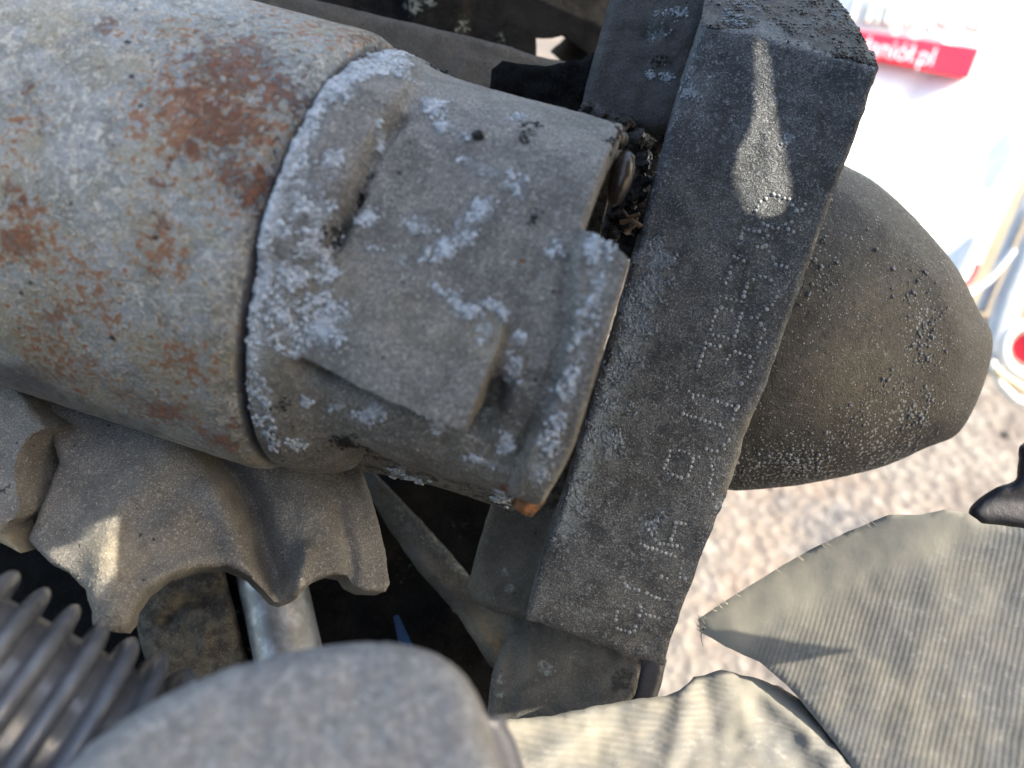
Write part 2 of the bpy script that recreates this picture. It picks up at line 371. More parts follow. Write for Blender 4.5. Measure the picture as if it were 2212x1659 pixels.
def mat_card(name, ang):
    N = NB(name)
    a = N.noise(70, 6, .62, .5); b = N.noise(500, 5, .65)
    st = N.stretch(1, 1, 1, ang); 
    wv = N.n('ShaderNodeTexWave'); N.set(wv.inputs[0], st); wv.wave_type = 'BANDS'; wv.bands_direction = 'Y'; wv.inputs['Scale'].default_value = 520; wv.inputs['Distortion'].default_value = .25; wv.inputs['Detail'].default_value = 2
    sg = N.noise(1, 5, .6, .2, N.stretch(60, 700, 300, ang))
    col = N.mix(N.mapr(a, .36, .62), (0.199, 0.191, 0.169), (0.166, 0.169, 0.167))
    col = N.mix(N.mapr(N.noise(45, 5, .6), .5, .66, 0, .7), col, (0.296, 0.271, 0.214))
    col = N.mix(N.mapr(sg, .42, .62, 0, .2), col, (0.104, 0.108, 0.104)); col = N.mix(N.mapr(b, .5, .7, 0, .5), col, (0.336, 0.324, 0.294))
    col = N.mix(N.math('MULTIPLY', N.attr('y'), .75), col, (0.326, 0.306, 0.252))
    wf = N.math('MULTIPLY', wv.outputs['Fac'], N.math('SUBTRACT', 1., N.attr('y')))
    col = N.mix(N.math('MULTIPLY', N.math('MULTIPLY', wf, N.mapr(N.noise(60, 5, .65), .38, .60)), .26), col, (0.084, 0.086, 0.086))
    h = N.math('ADD', N.math('MULTIPLY', wf, .2), N.math('MULTIPLY', b, .5))
    return N.done(col, .85, 0, h, .00012)
CARD = mat_card('weathered_corrugated_cardboard', math.radians(-58)); CARD2 = mat_card('crumpled_corrugated_cardboard', math.radians(4))

CRUST = simple('blue_white_oxide', (.52, .56, .60), .7, 0, .45, 1500, .0001)
CRUSTD = simple('blue_grey_oxide', (.27, .31, .35), .7, 0, .4, 1500, .0001)
# ------------------------------------------------------------------ ground
gm = bpy.data.meshes.new('ground'); bm = bmesh.new(); bmesh.ops.create_grid(bm, x_segments=4, y_segments=4, size=60); bm.to_mesh(gm); bm.free()
g = bpy.data.objects.new('ground', gm); scene.collection.objects.link(g); gm.materials.append(GROUND); g['kind'] = 'structure'
gv, gf = [], []; parts_ = []
rr = np.random.default_rng(3)
for i in range(260):
    x = rr.uniform(-.2, .65); y = rr.uniform(.02, 1.2); r = rr.uniform(.001, .0035) 
    v, f = lumpv((x, y, r * .3), r, .5, i, (1, 1, .7)); parts_.append((v, f))
gv, gf = join(parts_)
gme = bpy.data.meshes.new('gravel'); gme.from_pydata(gv.tolist(), [], gf); gme.shade_smooth()
gme.materials.append(simple('pale_gravel', (.24, .22, .20), .7, 0, .5, 60))
go = bpy.data.objects.new('gravel', gme); scene.collection.objects.link(go); go['kind'] = 'stuff'; go['label'] = 'loose pale gravel scattered over the beige ground'; go['category'] = 'gravel'

bm = bmesh.new(); MATM = simple('bounce_mat_dark', (.02, .02, .02), .8, 0, .3, 30)  # dark mat added to cut light bounced up from the ground
for i_, (x0, x1, y0, y1) in enumerate([(-1.2, .045, -1.2, .75), (.045, .9, -1.2, .165)]):
    q = [bm.verts.new((x, y, .006)) for x, y in ((x0, y0), (x1, y0), (x1, y1), (x0, y1))]; bm.faces.new(q)
bmesh.ops.remove_doubles(bm, verts=bm.verts, dist=1e-5); ge = bmesh.ops.extrude_face_region(bm, geom=bm.faces[:]); bmesh.ops.translate(bm, verts=[v for v in ge['geom'] if isinstance(v, bmesh.types.BMVert)], vec=(0, 0, -.005)); bmesh.ops.recalc_face_normals(bm, faces=bm.faces)
mm = bpy.data.meshes.new('bounce_mat'); bm.to_mesh(mm); bm.free(); mm.materials.append(MATM); mo = bpy.data.objects.new('bounce_mat', mm); scene.collection.objects.link(mo); tag(mo, 'added unseen dark mat that cuts light bouncing up from the ground', 'mat')
# ------------------------------------------------------------------ starter motor: rusty barrel and aluminium end housing
A_C = np.array([-2.8542, 2.0584, -14.0306]); A_A = np.array([0.95149, -0.28991, 0.10305]); A_N = np.array([-0.1225, -0.0497, 0.99122]); A_W = np.array([0.28224, 0.95576, 0.0828])
motor = root('starter_motor', 'rusty galvanised motor barrel with a corroded grey aluminium end housing, at upper left', 'motor', A_C - A_N * 3.8)
def angles(nf, nb_):
    f = np.linspace(-1.9, 1.9, nf); b = np.linspace(1.9, 2 * math.pi - 1.9, nb_ + 2)[1:-1]; return np.concatenate([f, b])
def grid_faces(ns, nphi):
    Fc = []
    for i in range(ns - 1):
        for k in range(nphi): Fc.append((i*nphi + k, i*nphi + (k+1) % nphi, (i+1)*nphi + (k+1) % nphi, (i+1)*nphi + k))
    return Fc
def revolve(S, R, PH):
    return A_C + S[..., None] * A_A + R[..., None] * (np.cos(PH)[..., None] * A_N + np.sin(PH)[..., None] * A_W)
def barrel():
    s1 = np.concatenate([np.linspace(-9.2, -.6, 190), np.linspace(-.59, 0, 26), [0.005]]); ph = angles(420, 60)
    S, PH = np.meshgrid(s1, ph, indexing='ij'); R = np.full(S.shape, 3.8)
    t = np.clip((S + .42) / .42, 0, 1); R = R - .36 * (1 - np.sqrt(1 - t**2)) - .0 * t
    x, y = np.cos(PH) * 3.8, np.sin(PH) * 3.8
    R = R + .012 * fbm(S * .6, x * .6, y * .6, 3) + .01 * fbm(S * 5, x * 5, y * 5, 3)
    U, V = PX(revolve(S, R, PH)); front = np.cos(PH) > -.2
    rust = blobs(U, V, [(500, 150, 150, .85, 1.5, 0), (600, 190, 70, 1.05, 1.6, 30), (560, 100, 60, .6), (400, 150, 60, .5, 1.5), (640, 230, 35, .9), (480, 300, 60, .75, 1, 0), (520, 390, 70, 1.05, 1.8, 35), (560, 410, 60, 1), (480, 260, 110, .7), (410, 320, 40, .7), (350, 400, 30, .8, 2, 30), (232, 55, 30, .95, 2, -20), (330, 480, 40, .6, 1), (320, 600, 30, .55), (40, 430, 55, .75, 1.6, 60), (30, 520, 45, 1.0), (130, 680, 40, .75), (100, 810, 90, .6, 2.2, 15), (360, 890, 70, 1.15, 2.2, 14), (270, 850, 35, .8, 2, 30), (480, 955, 55, 1.1, 2.4, 25), (505, 915, 18, .9), (440, 935, 25, .9, 2, 30), (590, 80, 40, .5, 2), (800, 90, 60, .6, 2.5, 25), (720, 55, 45, .5, 3, 12), (70, 190, 40, .5), (90, 270, 40, .35), (370, 700, 35, .5), (200, 790, 60, .5, 2, 20)])
    rust = np.where(front, rust, .45)
    o = blobs(U, V, [(470, 220, 190, .9, 1.4, 20), (520, 400, 100, .7), (60, 250, 90, .6), (60, 500, 120, .6), (340, 550, 90, .6), (700, 60, 160, .6, 2.5, 15), (350, 770, 200, .55, 2, 15), (150, 700, 180, .5)])
    k = np.maximum(np.where((S > -.35), .7 * sst(-.12, -.02, S), 0), .5 * line(U, V, [(-60, 790), (120, 860), (330, 935)], 30) + blobs(U, V, [(60, 800, 70, .4, 2, 20), (820, 85, 50, .4, 2, 30)]))
    verts = revolve(S, R, PH).reshape(-1, 3); Fc = grid_faces(len(s1), len(ph)); n = len(ph)
    Fc.append(tuple(range(n))[::-1]); Fc.append(tuple((len(s1)-1)*n + i for i in range(n)))
    obj('barrel', verts, Fc, GALV, motor, attrs={'r': rust.ravel(), 'o': o.ravel(), 'k': k.ravel()})
barrel()
BAND = [(870, 100), (900, 150), (885, 215), (845, 270), (805, 330), (775, 400), (745, 470), (725, 530), (700, 560), (620, 560), (480, 560), (480, 100)]
PAD = [(560, 545), (700, 590), (900, 630), (1098, 682), (1085, 740), (1062, 800), (1032, 892), (960, 868), (820, 818), (700, 782), (640, 768), (560, 740)]
LIP = [(1262, 505), (1400, 505), (1390, 760), (1330, 1000), (1200, 1100), (1100, 1060), (1140, 960), (1190, 860), (1222, 760), (1238, 640), (1236, 560)]
def housing():
    ph = angles(620, 60); ts = np.concatenate([np.linspace(0, .06, 16), np.linspace(.065, .97, 300), np.linspace(.972, 1, 10)])
    T, PH = np.meshgrid(ts, ph, indexing='ij')
    send = 4.68 - .72 * sst(.30, .42, PH) - .25 * sst(-.35, -.95, PH) - .1 * sst(-.95, -1.5, PH); send = np.where(np.abs(PH) > 1.9, 3.9, send)
    S = .01 + T * send; R = np.full(S.shape, 3.42)
    R = R - (.52 * sst(.9, 1.9, S) + .30 * sst(2.8, 4.2, S)) * sst(-.70, -1.35, PH) * (PH < 0)
    R = R - .22 * np.exp(-((S - 1.55) / .42)**2) * sst(-.7, -1.2, PH) * (PH < 0)
    R = R + .20 * np.exp(-(np.clip(S - .35, 0, 9) / .55)**2)
    t0 = np.clip(S / .15, 0, 1); R = R - .34 * (1 - np.sqrt(1 - (1 - t0)**2))
    U, V = PX(revolve(S, R, PH)); fr = np.cos(PH) > -.3
    sh = U.shape
    sdb = sdist(BAND, U, V).reshape(sh)
    H = .17 * sst(-12, 22, sdb) * sst(600, 500, V) * sst(110, 230, V)
    H = H - .10 * line(U, V, [(865, 255), (842, 285), (802, 350), (772, 420), (742, 490), (722, 530)], 13) - .12 * line(U, V, [(775, 420), (742, 480), (718, 528)], 14)
    sdp = sdist(PAD, U, V).reshape(sh)
    # distance below the pad's upper edge line gives a flat that cuts out of the round body
    t = ((V - 600) - (U - 650) * .19); ramp = np.clip(t / 190, 0, 1.1)
    H = H + sst(-3, 4, sdp) * (.05 + .46 * ramp**1.3) * sst(640, 860, U)**.6
    H = H - .40 * np.exp(-((sdp + 20) / 24.)**2) * (sdp < 0) * sst(780, 850, V + (1000 - U) * .15) * sst(610, 700, U)
    sdl = sdist(LIP, U, V).reshape(sh)
    H = H + .13 * sst(-12, 14, sdl)
    H = H - .06 * line(U, V, [(1120, 980), (1180, 860), (1212, 740), (1226, 560)], 14)
    H = H + .05 * line(U, V, [(1080, 560), (1200, 585)], 40)*0
    te = np.clip((send - S) / .07, 0, 1); H = H - .07 * (1 - np.sqrt(1 - (1 - te)**2))
    x, y = np.cos(PH) * 3.4, np.sin(PH) * 3.4
    H = H + .03 * fbm(S * 1.3, x * 1.3, y * 1.3, 3) + .012 * fbm(S * 7, x * 7, y * 7, 3)
    # casting lump chains
    wv = np.maximum.reduce([
        line(U, V, [(860, 135), (770, 165), (690, 240), (638, 340), (600, 440), (575, 540), (556, 650), (545, 770)], 34, .95),
        line(U, V, [(545, 770), (560, 860), (580, 930)], 26, .6),
        line(U, V, [(1300, 545), (1262, 720), (1215, 870), (1165, 1010)], 32, .5),
        line(U, V, [(690, 785), (850, 835), (1015, 890)], 7, .8), line(U, V, [(940, 630), (1080, 665), (1100, 690)], 14, .6),
        line(U, V, [(770, 1005), (900, 1040), (1090, 1070)], 14, .55)])
    wv = np.maximum(wv, blobs(U, V, [(650, 420, 75, .75, 1, 0), (720, 370, 40, .8, 1.5, -50), (700, 470, 35, .9), (660, 560, 95, .62), (700, 690, 70, .82), (600, 680, 80, .72), (640, 740, 50, .6), (790, 470, 35, .85, 1.6, 10), (800, 540, 30, .7, 2, 15), (820, 300, 22, .9, 2, 80), (1040, 455, 38, 1.0, 1.6, -10), (950, 535, 45, .85, 1.6, -35), (1000, 500, 40, .7), (900, 480, 30, .6), (860, 560, 25, .6), (1030, 360, 60, .55, 3, 20), (1120, 400, 40, .6, 1.5, 60), (1200, 540, 25, .6), (1010, 670, 40, .7, 2, 15), (1055, 715, 28, .7), (1105, 800, 26, .95, .7), (1120, 730, 18, .8), (800, 895, 34, 1.0, 1.4), (945, 910, 26, .9), (730, 880, 22, .7, 2, 0), (660, 870, 12, .9), (640, 960, 26, .9, 2), (1090, 960, 24, .8, 1, 0), (1210, 885, 14, .6), (935, 225, 45, .65, 1.5), (960, 270, 25, .6), (1280, 545, 24, 1.2), (1000, 300, 22, .5), (1120, 260, 20, .5), (590, 960, 20, .5), (1050, 1000, 50, .6, 3, 15), (860, 170, 40, .7, 3, 20)]))
    k = blobs(U, V, [(1345, 300, 40, .6), (1140, 285, 34, .55, 1.4), (1160, 470, 25, .4), (720, 500, 20, .5), (600, 900, 60, .35), (760, 950, 50, .4, 2)]) + .8 * line(U, V, [(800, 370), (770, 430), (735, 500), (718, 530)], 10) * .7
    k = np.maximum(k, .9 * np.exp(-(S / .07)**2))
    r = blobs(U, V, [(1127, 563, 6, 1.2), (1090, 1055, 20, .7), (1075, 690, 20, .35)])
    y = blobs(U, V, [(900, 700, 140, .35, 1.6, 15), (1060, 720, 60, .5), (620, 830, 120, .4), (700, 600, 160, .4, 2, 10)])
    wv = np.where(fr, wv, .2)
    Rr = R + np.where(fr, H, 0); verts = revolve(S, Rr, PH).reshape(-1, 3); n = len(ph); Fc = grid_faces(len(ts), n)
    Fc.append(tuple(range(n))[::-1])
    # end wall: step inwards and close
    o = len(verts); ring = revolve(S[-1], np.maximum(Rr[-1] - .5, 1), PH[-1]); ring2 = revolve(S[-1] - .35, np.maximum(Rr[-1] - .55, 1), PH[-1])
    verts = np.concatenate([verts, ring, ring2]); b = (len(ts) - 1) * n
    for i in range(n):
        j = (i + 1) % n; Fc.append((b + i, b + j, o + j, o + i)); Fc.append((o + i, o + j, o + n + j, o + n + i))
    Fc.append(tuple(o + n + i for i in range(n)))
    pad = np.zeros(2 * n)
    oh = obj('end_housing', verts, Fc, ALU, motor, attrs={'w': np.r_[wv.ravel(), pad], 'k': np.r_[k.ravel(), pad + .5], 'r': np.r_[r.ravel(), pad], 'y': np.r_[y.ravel(), pad]})
    grains(oh, 'corrosion_crust', 11000, .008, .042, CRUST, motor, seed=1, thr=-.12, w0=.18, clump=7, power=1.6)
    grains(oh, 'tar_specks', 700, .012, .035, TAR, motor, attr='k', w0=.12, seed=3)
housing()
# flange under the housing
lf = relief('lower_flange', [(700, 930), (760, 962), (900, 1005), (1112, 1052), (1160, 1035), (1163, 1070), (1105, 1105), (1060, 1090), (940, 1050), (755, 1010)], plane3((750, 960, 13.3), (1110, 1060, 12.9), (1110, 1100, 13.6)), ALU, motor, wall=1.4, step=7, rfc=.05,
       h=lambda U, V, s: .03 * fbm(U / 30, V / 30), attrs={'k': lambda U, V: .45 + 0 * U, 'w': lambda U, V: blobs(U, V, [(860, 1020, 20, 1), (900, 1045, 40, .7, 2, 15), (1085, 1080, 25, 1)])})
grains(lf, 'corrosion_crust', 160, .02, .06, CRUST, motor, seed=4, thr=-.2)
v, f = tube([P(1128, 1100, 12.75), P(1148, 1072, 12.7), P(1162, 1035, 12.8), P(1172, 1000, 13.1)], [.20, .24, .22, .18], 18)
obj('copper_tab', v, f, COPPER, motor)
# brown bushing in the open gap
v, f = lumpv((0, 0, 0), 1, .12, 5); pc = P(1340, 385, 12.6); q = v.copy(); q = q * np.array([.20, .47, .3]); an = -.28
q = np.stack([q[:, 0] * math.cos(an) - q[:, 1] * math.sin(an), q[:, 0] * math.sin(an) + q[:, 1] * math.cos(an), q[:, 2]], -1)
obj('bushing', q + pc, f, BUSH, motor)
v, f = lumpv(P(1322, 300, 12.7), .24, .3, 8, (1, .8, 1)); obj('bushing', v, f, BUSH, motor)

# ------------------------------------------------------------------ stamped bar
BD = plane3((1520, 45, 13.7), (1900, 150, 13.6), (1135, 1335, 15.2))
bar = root('stamped_metal_bar', 'long dark grey pitted aluminium bar with a dotted code stamped down its face', 'metal bar', P(1500, 800, 15))
BARP = [(1517, 52), (1640, 77), (1896, 148), (1860, 260), (1780, 475), (1700, 700), (1655, 830), (1630, 890), (1612, 930), (1590, 1010), (1560, 1090), (1520, 1190), (1470, 1320), (1432, 1438), (1350, 1412), (1240, 1372), (1135, 1335), (1170, 1210), (1215, 1080), (1255, 950), (1300, 800), (1345, 640), (1390, 480), (1440, 300), (1475, 180)]
bb = relief('bar_body', BARP, BD, BARM, bar, wall=(.15, .5, -.5), step=8, rf=10, rfc=.06, rough=2.6,
       h=lambda U, V, s: .03 * fbm(U / 45, V / 45) + .012 * fbm(U / 14, V / 14, 2) - .12 * line(U, V, [(1640, 890), (1618, 930), (1595, 985), (1575, 1050), (1545, 1130)], 16) * (.6 + .5 * fbm(U / 25, V / 25)),
       attrs={'w': lambda U, V: np.maximum(.0 * U, np.maximum(.8 * line(U, V, [(1420, 560), (1340, 790), (1290, 930), (1215, 1130)], 45), blobs(U, V, [(1385, 560, 30, .8), (1500, 200, 40, .5), (1290, 960, 60, .7), (1330, 870, 60, .4), (1210, 1120, 40, .5), (1560, 1090, 20, .8), (1410, 1130, 60, .3), (1700, 300, 20, .6), (1590, 440, 100, .2), (1420, 380, 60, .3)]))),
              'k': lambda U, V: blobs(U, V, [(1310, 770, 30, .7, 1.6, -70), (1260, 900, 25, .6), (1340, 1010, 30, .3), (1250, 1000, 30, .3)]),
              'y': lambda U, V: .10 * sst(500, 1350, V) + .12 * inside(U, V, [(1100, 1290), (1470, 1200), (1450, 1460), (1100, 1400)], 70) + .4 * line(U, V, [(1630, 900), (1600, 980), (1570, 1060)], 12) + .4 * line(U, V, [(1345, 660), (1290, 850)], 14)})
grains(bb, 'corrosion_crust', 5200, .009, .034, CRUSTD, bar, w0=.2, seed=7, power=1.0, thr=-.1)
TOPD = lambda u, v: BD(u, v) * 1.0
be = relief('broken_end', [(1512, 54), (1518, 15), (1530, -40), (1800, -40), (1815, 8), (1845, 45), (1868, 90), (1896, 144), (1800, 122), (1640, 80)], plane3((1520, 50, 13.75), (1896, 146, 13.65), (1700, -30, 15.4)), BLOCKM, bar, wall=1.6, step=7, rough=2.2, rfc=.03,
       h=lambda U, V, s: .12 * fbm(U / 40, V / 18, 5, 4) * sst(0, 30, s), attrs={'k': lambda U, V: .55 + .4 * fbm(U / 50, V / 25), 'w': lambda U, V: blobs(U, V, [(1830, 40, 30, .5), (1600, 30, 40, .4), (1750, 60, 30, .3)])})
grains(be, 'tar_crust', 2200, .006, .03, TAR, bar, attr='k', w0=.1, seed=35, thr=-.2)
grains(be, 'corrosion_crust', 500, .01, .03, CRUSTD, bar, w0=.1, seed=36)
# dot stamped code
DOTS = []
for x, y in [(980,215),(995,180),(1015,140),(1062,118),(1120,80),(1165,92),(1210,112),(1250,118),(1275,168),(1310,212),(1355,205),(1380,160),(1010,270),(1040,318),(1075,335),(1112,350),(1160,355),(1220,322),(1270,305),(880,352),(922,368),(965,382),(1005,382),(868,398),(860,430),(840,485),(1035,435),(1075,418),(990,508),(1030,510),(1060,495),(1085,545),(1118,592),(1140,648),(1188,660),(1228,670),(1240,362),(1285,385),(830,600),(880,618),(800,585),(775,670),(770,715),(752,760),(735,800),(958,770),(1012,745),(1053,750),(1100,775),(1130,815),(1165,865),(1145,910),(1112,975),(1068,1012),(910,800),(905,832),(888,872),(880,908),(862,950),(822,937),(780,932),(738,922),(692,905),(698,998),(742,1012),(780,1022),(660,1030),(645,1072),(628,1108),(625,1145),(610,1175),(630,1218),(675,1228),(715,1235),(752,1250),(805,1228),(822,1190),(832,1150),(840,1120),(850,1080),(865,1045),(942,1078),(990,1080),(1015,1130),(1045,1175),(1020,1245),(1010,1282),(990,1320),(1060,1280),(570,1285),(605,1300),(645,1310),(685,1310),(560,1330),(550,1365),(540,1390),(525,1432),(515,1470),(505,1508),(765,1385),(808,1355),(848,1368),(888,1382),(928,1395),(745,1418),(735,1450),(955,1440),(942,1475),(930,1515),(912,1560),(862,1612)]:
    DOTS.append((1371.4 + .2667 * x, 398.2 + .2667 * y))
for x, y in [(480,218),(500,235),(525,238),(550,242),(597,262),(622,268),(645,276),(670,285),(695,292),(728,296),(498,250),(518,280),(715,310),(710,335),(700,360),(450,330),(470,338),(490,345),(512,350),(535,358),(560,367),(585,375),(610,383),(635,388),(650,400),(655,490),(680,465),(660,510),(568,510),(592,518),(620,520),(430,518),(458,525),(480,535),(505,543),(528,550),(382,520),(380,545),(370,568),(360,590),(352,608),(372,635),(395,640),(420,650),(440,655),(475,645),(485,620),(490,600),(498,575),(500,558),(590,560),(592,595),(598,615),(597,640),(592,665),(585,685),(580,703),(600,742),(620,765),(260,888),(290,880),(320,875),(275,918),(290,940),(310,970),(330,988),(352,990),(375,995),(395,1000),(418,1000),(445,1012),(415,885),(440,885),(462,890),(410,905),(405,930),(398,948),(390,968),(235,990),(255,1000),(270,1010),(295,1015),(318,1020),(340,1030),(362,1040),(385,1045),(410,1055),(340,1155),(370,1165),(435,1140),(440,1115),(435,1160),(460,1165),(155,1190),(165,1205),(180,1215),(205,1220),(225,1225),(268,1240),(290,1252),(312,1262),(330,1268),(357,1273),(150,1305),(118,1335),(113,1355),(110,1375),(118,1418),(135,1425),(158,1430),(180,1438),(205,1430),(210,1410),(235,1310),(240,1330),(230,1355),(262,1348),(282,1355),(305,1360),(330,1365)]:
    DOTS.append((1283 + .4266 * x, 752.1 + .4266 * y))
DOTM = simple('pale_pitted_dot', (.40, .42, .43), .5, .1, .35, 700, .0002)
obj('stamped_code', *join([lumpv(P(u, v, float(BD(u, v)) - .03 * float(fbm(u / 45, v / 45)) - .012 * float(fbm(u / 14, v / 14, 2)) + .004),   .033 * (1.0 + .3 * rr.uniform(-1, 1)), .3, i, (1, 1, .75)) for i, (u, v) in enumerate(DOTS)]), DOTM, bar)

# ------------------------------------------------------------------ dome behind the bar
DOMEP = [(1600, 300), (1720, 310), (1835, 362), (1905, 405), (1985, 480), (2060, 568), (2100, 640), (2118, 678), (2140, 712), (2143, 762), (2118, 850), (2070, 935), (2000, 968), (1900, 1010), (1760, 1042), (1660, 1055), (1560, 1055), (1440, 1000), (1420, 600)]
RIM = [(1870, 380), (1935, 470), (1985, 560), (2003, 660), (1995, 760), (1960, 860), (1900, 940), (1800, 985), (1650, 1010)]
dome = root('domed_casting', 'brown grey domed casting with a flared rim and pale flecks, sticking out behind the bar', 'casting', P(1800, 750, 17))
ds = relief('dome_shell', DOMEP, lambda u, v: 17.6 + 0 * u, DOMEM, dome, smooth_poly=True, rf=26, rfc=.28, wall=2.5, step=10, rough=.6,
       h=lambda U, V, s: (lambda q: 2.5 * np.clip(1.02 - q, 0, 1)**.78)(((U - 1600) / 640)**2 + ((V - 715) / 440)**2) + .35 * sst(0, 60, s) - .05 * line(U, V, RIM, 40) + .02 * fbm(U / 30, V / 30),
       attrs={'y': lambda U, V: blobs(U, V, [(1850, 800, 150, .32), (1880, 650, 130, .3)]), 'f': lambda U, V: blobs(U, V, [(1700, 1020, 160, 1, 3, 0), (1900, 980, 90, 1), (1990, 700, 40, 1, .4), (1950, 900, 70, .9), (1750, 550, 80, .5)]), 'k': lambda U, V: .55 * line(U, V, [(1960, 440), (2030, 560), (2060, 700), (2020, 860), (1930, 960), (1780, 1015)], 30)}, sharp=70)
grains(ds, 'pale_flecks', 700, .018, .05, simple('grey_fleck', (.16, .17, .185), .5), dome, attr='f', w0=.0, clump=2, thr=-.3, seed=9)
PEB = simple('blue_grey_grit', (.20, .22, .25), .4, 0, .4, 700, .0002)
obj('rim_grit', *join([lumpv(P(u + rr.uniform(-8, 8), v + rr.uniform(-6, 6), 17.0 + rr.uniform(-.1, .1)), rr.uniform(.025, .06), .5, i) for i, (u, v) in enumerate([(1590, 1030), (1630, 1035), (1650, 1030), (1700, 1032), (1720, 1020), (1750, 1020), (1790, 1005), (1800, 1015), (1812, 1000), (1830, 1008), (1850, 990), (1870, 985), (1880, 960), (1890, 970), (1900, 980), (1915, 965), (1930, 975), (1940, 960), (1975, 960), (1990, 940), (2000, 930), (2040, 920), (1900, 950), (1860, 975), (1842, 1000), (1680, 1036)])]), PEB, dome)

# ------------------------------------------------------------------ dark castings behind the motor's right end
blk = root('dark_casting_block', 'dark oily casting block jammed between the motor housing and the bar', 'casting', P(1400, 150, 15.5))
bk = relief('block_body', [(1335, -60), (1560, -60), (1545, 20), (1530, 52), (1500, 120), (1470, 240), (1440, 330), (1400, 450), (1380, 560), (1290, 560), (1300, 330), (1310, 270), (1255, 236), (1272, 160), (1300, 60)], plane3((1335, 0, 15.2), (1540, 0, 15.0), (1350, 500, 15.8)), BLOCKM, blk, wall=2.5, rf=22, rfc=.18, step=8,
       h=lambda U, V, s: .05 * fbm(U / 35, V / 35) - .5 * sst(250, 330, V + (1320 - U) * .1) - .1 * line(U, V, [(1400, 80), (1430, 70), (1450, 90)], 14),
       attrs={'w': lambda U, V: blobs(U, V, [(1415, 65, 26, .95), (1430, 45, 40, .5), (1405, 160, 10, 1), (1455, 60, 40, .4), (1440, 160, 30, .5), (1470, 25, 30, .5)]), 'k': lambda U, V: sst(230, 300, V) * .8 + blobs(U, V, [(1430, 140, 24, .6)])})
grains(bk, 'tar_crust', 1800, .008, .04, TAR, blk, attr='k', w0=.1, seed=31)
grains(bk, 'corrosion_crust', 400, .01, .035, CRUSTD, blk, w0=.3, seed=33)
relief('oily_tongue', [(1062, 150), (1085, 132), (1180, 142), (1262, 128), (1290, 110), (1340, 200), (1340, 330), (1200, 280), (1056, 210)], plane3((1060, 170, 16.4), (1300, 200, 15.9), (1200, 300, 16.4)), BLACKM, blk, wall=1.2, step=9, rough=2.5, h=lambda U, V, s: .08 * fbm(U / 25, V / 25))
# crumbs of tar
TARPOS = [(1030, 291, 0), (895, 134, .12), (926, 150, .1), (957, 156, .08), (1275, 245, .2), (1300, 262, .28), (1330, 268, .24), (1385, 300, .22), (1350, 262, .2), (1370, 420, .26), (1335, 470, .2), (1395, 350, .2), (1350, 440, .24), (1320, 500, .16), (1365, 480, .24), (1265, 232, .14), (1390, 390, .16)]
def housing_depth(u, v):
    q = np.array([(u - 1106) / F, -(v - 829.5) / F, -1.0]); best = None
    a = A_A; m = q - a * (q @ a); cc = A_C - a * (A_C @ a)
    A = m @ m; B_ = -2 * m @ cc; C_ = cc @ cc - 3.44**2; D_ = B_ * B_ - 4 * A * C_
    return (-B_ - math.sqrt(D_)) / (2 * A) if D_ > 0 else -B_ / (2 * A)
places = ['largest black tar crumb sitting alone on the face of the grey end housing', 'black tar crumb on the upper edge of the housing, nearest the rusty barrel', 'black tar crumb on the upper edge of the housing, between two others', 'black tar crumb on the upper edge of the housing, farthest from the barrel']
for i, (u, v, r) in enumerate(TARPOS[:4]):
    r = (r or .10) * 1.3
    V_, F_ = join([lumpv(P(u + rr.uniform(-9, 9), v + rr.uniform(-6, 6), housing_depth(u, v + (5 if i else 0)) + (-.02 if i == 0 else .0)), r * rr.uniform(.25, .5), 1.0, i * 7 + k) for k in range(9)])
    o = obj('tar_crumb', V_, F_, TAR); tag(o, places[i], 'tar crumb', 'crumbs of black tar on the motor housing')
V_, F_ = join([lumpv(P(u + rr.uniform(-14, 14), v + rr.uniform(-10, 10), 14.6 + rr.uniform(-.3, .3)), r * rr.uniform(.3, .8), .7, i * 5 + k) for i, (u, v, r) in enumerate(TARPOS[4:]) for k in range(7)])
o = obj('tar', V_, F_, TAR); o['kind'] = 'stuff'; tag(o, 'glossy black tar packed in the gap between the motor housing and the bar', 'tar')
st = [tube([P(1345, 455, 13.8), P(1358, 470, 13.7), P(1382, 462, 13.6)], .03, 8), tube([P(1340, 480, 13.8), P(1365, 475, 13.7), P(1385, 490, 13.7)], .045, 8), tube([P(1350, 500, 13.8), P(1372, 488, 13.7), P(1376, 470, 13.7)], .03, 8)]
V_, F_ = join(st); o = obj('dry_twig', V_, F_, WIRE); tag(o, 'small dry brown twig bits stuck in the tarry gap beside the housing', 'twig')

# ------------------------------------------------------------------ rail and black engine casting behind, with a gap that shows the sunlit ground
o = relief('steel_rail', [(430, -90), (560, -30), (700, 5), (900, 52), (1080, 95), (1165, 122), (1300, 150), (1300, 300), (1060, 260), (800, 220), (500, 60)], plane3((560, 0, 17.5), (1165, 130, 19), (1000, 220, 18.5)), RAILM, wall=1.0, step=12, h=lambda U, V, s: .05 * fbm(U / 60, V / 60)+ .06 * inside(U, V, [(1000, 115), (1300, 190), (1300, 400), (900, 300)], 8))
tag(o, 'flat dusty brown steel rail passing behind the top of the motor', 'rail')
o = relief('engine_casting', [(100, -500), (1480, -500), (1480, 240), (1236, 150), (1272, 118), (1240, 92), (1214, 78), (1195, 84), (1157, 82), (1160, 150), (1100, 200), (700, 160), (100, -60)], plane3((600, 0, 20), (1300, 0, 22), (900, 150, 20.5)), BLACKM, wall=3.0, step=14, rough=3, h=lambda U, V, s: .25 * fbm(U / 110, V / 110) + .35 * inside(U, V, [(860, -40), (1010, -40), (1000, 110), (880, 60)], 10),
       attrs={'w': lambda U, V: blobs(U, V, [(895, 12, 30, .9), (1000, 55, 22, .9), (930, 5, 20, .8), (1080, 90, 40, .6), (870, 5, 20, .6)])})
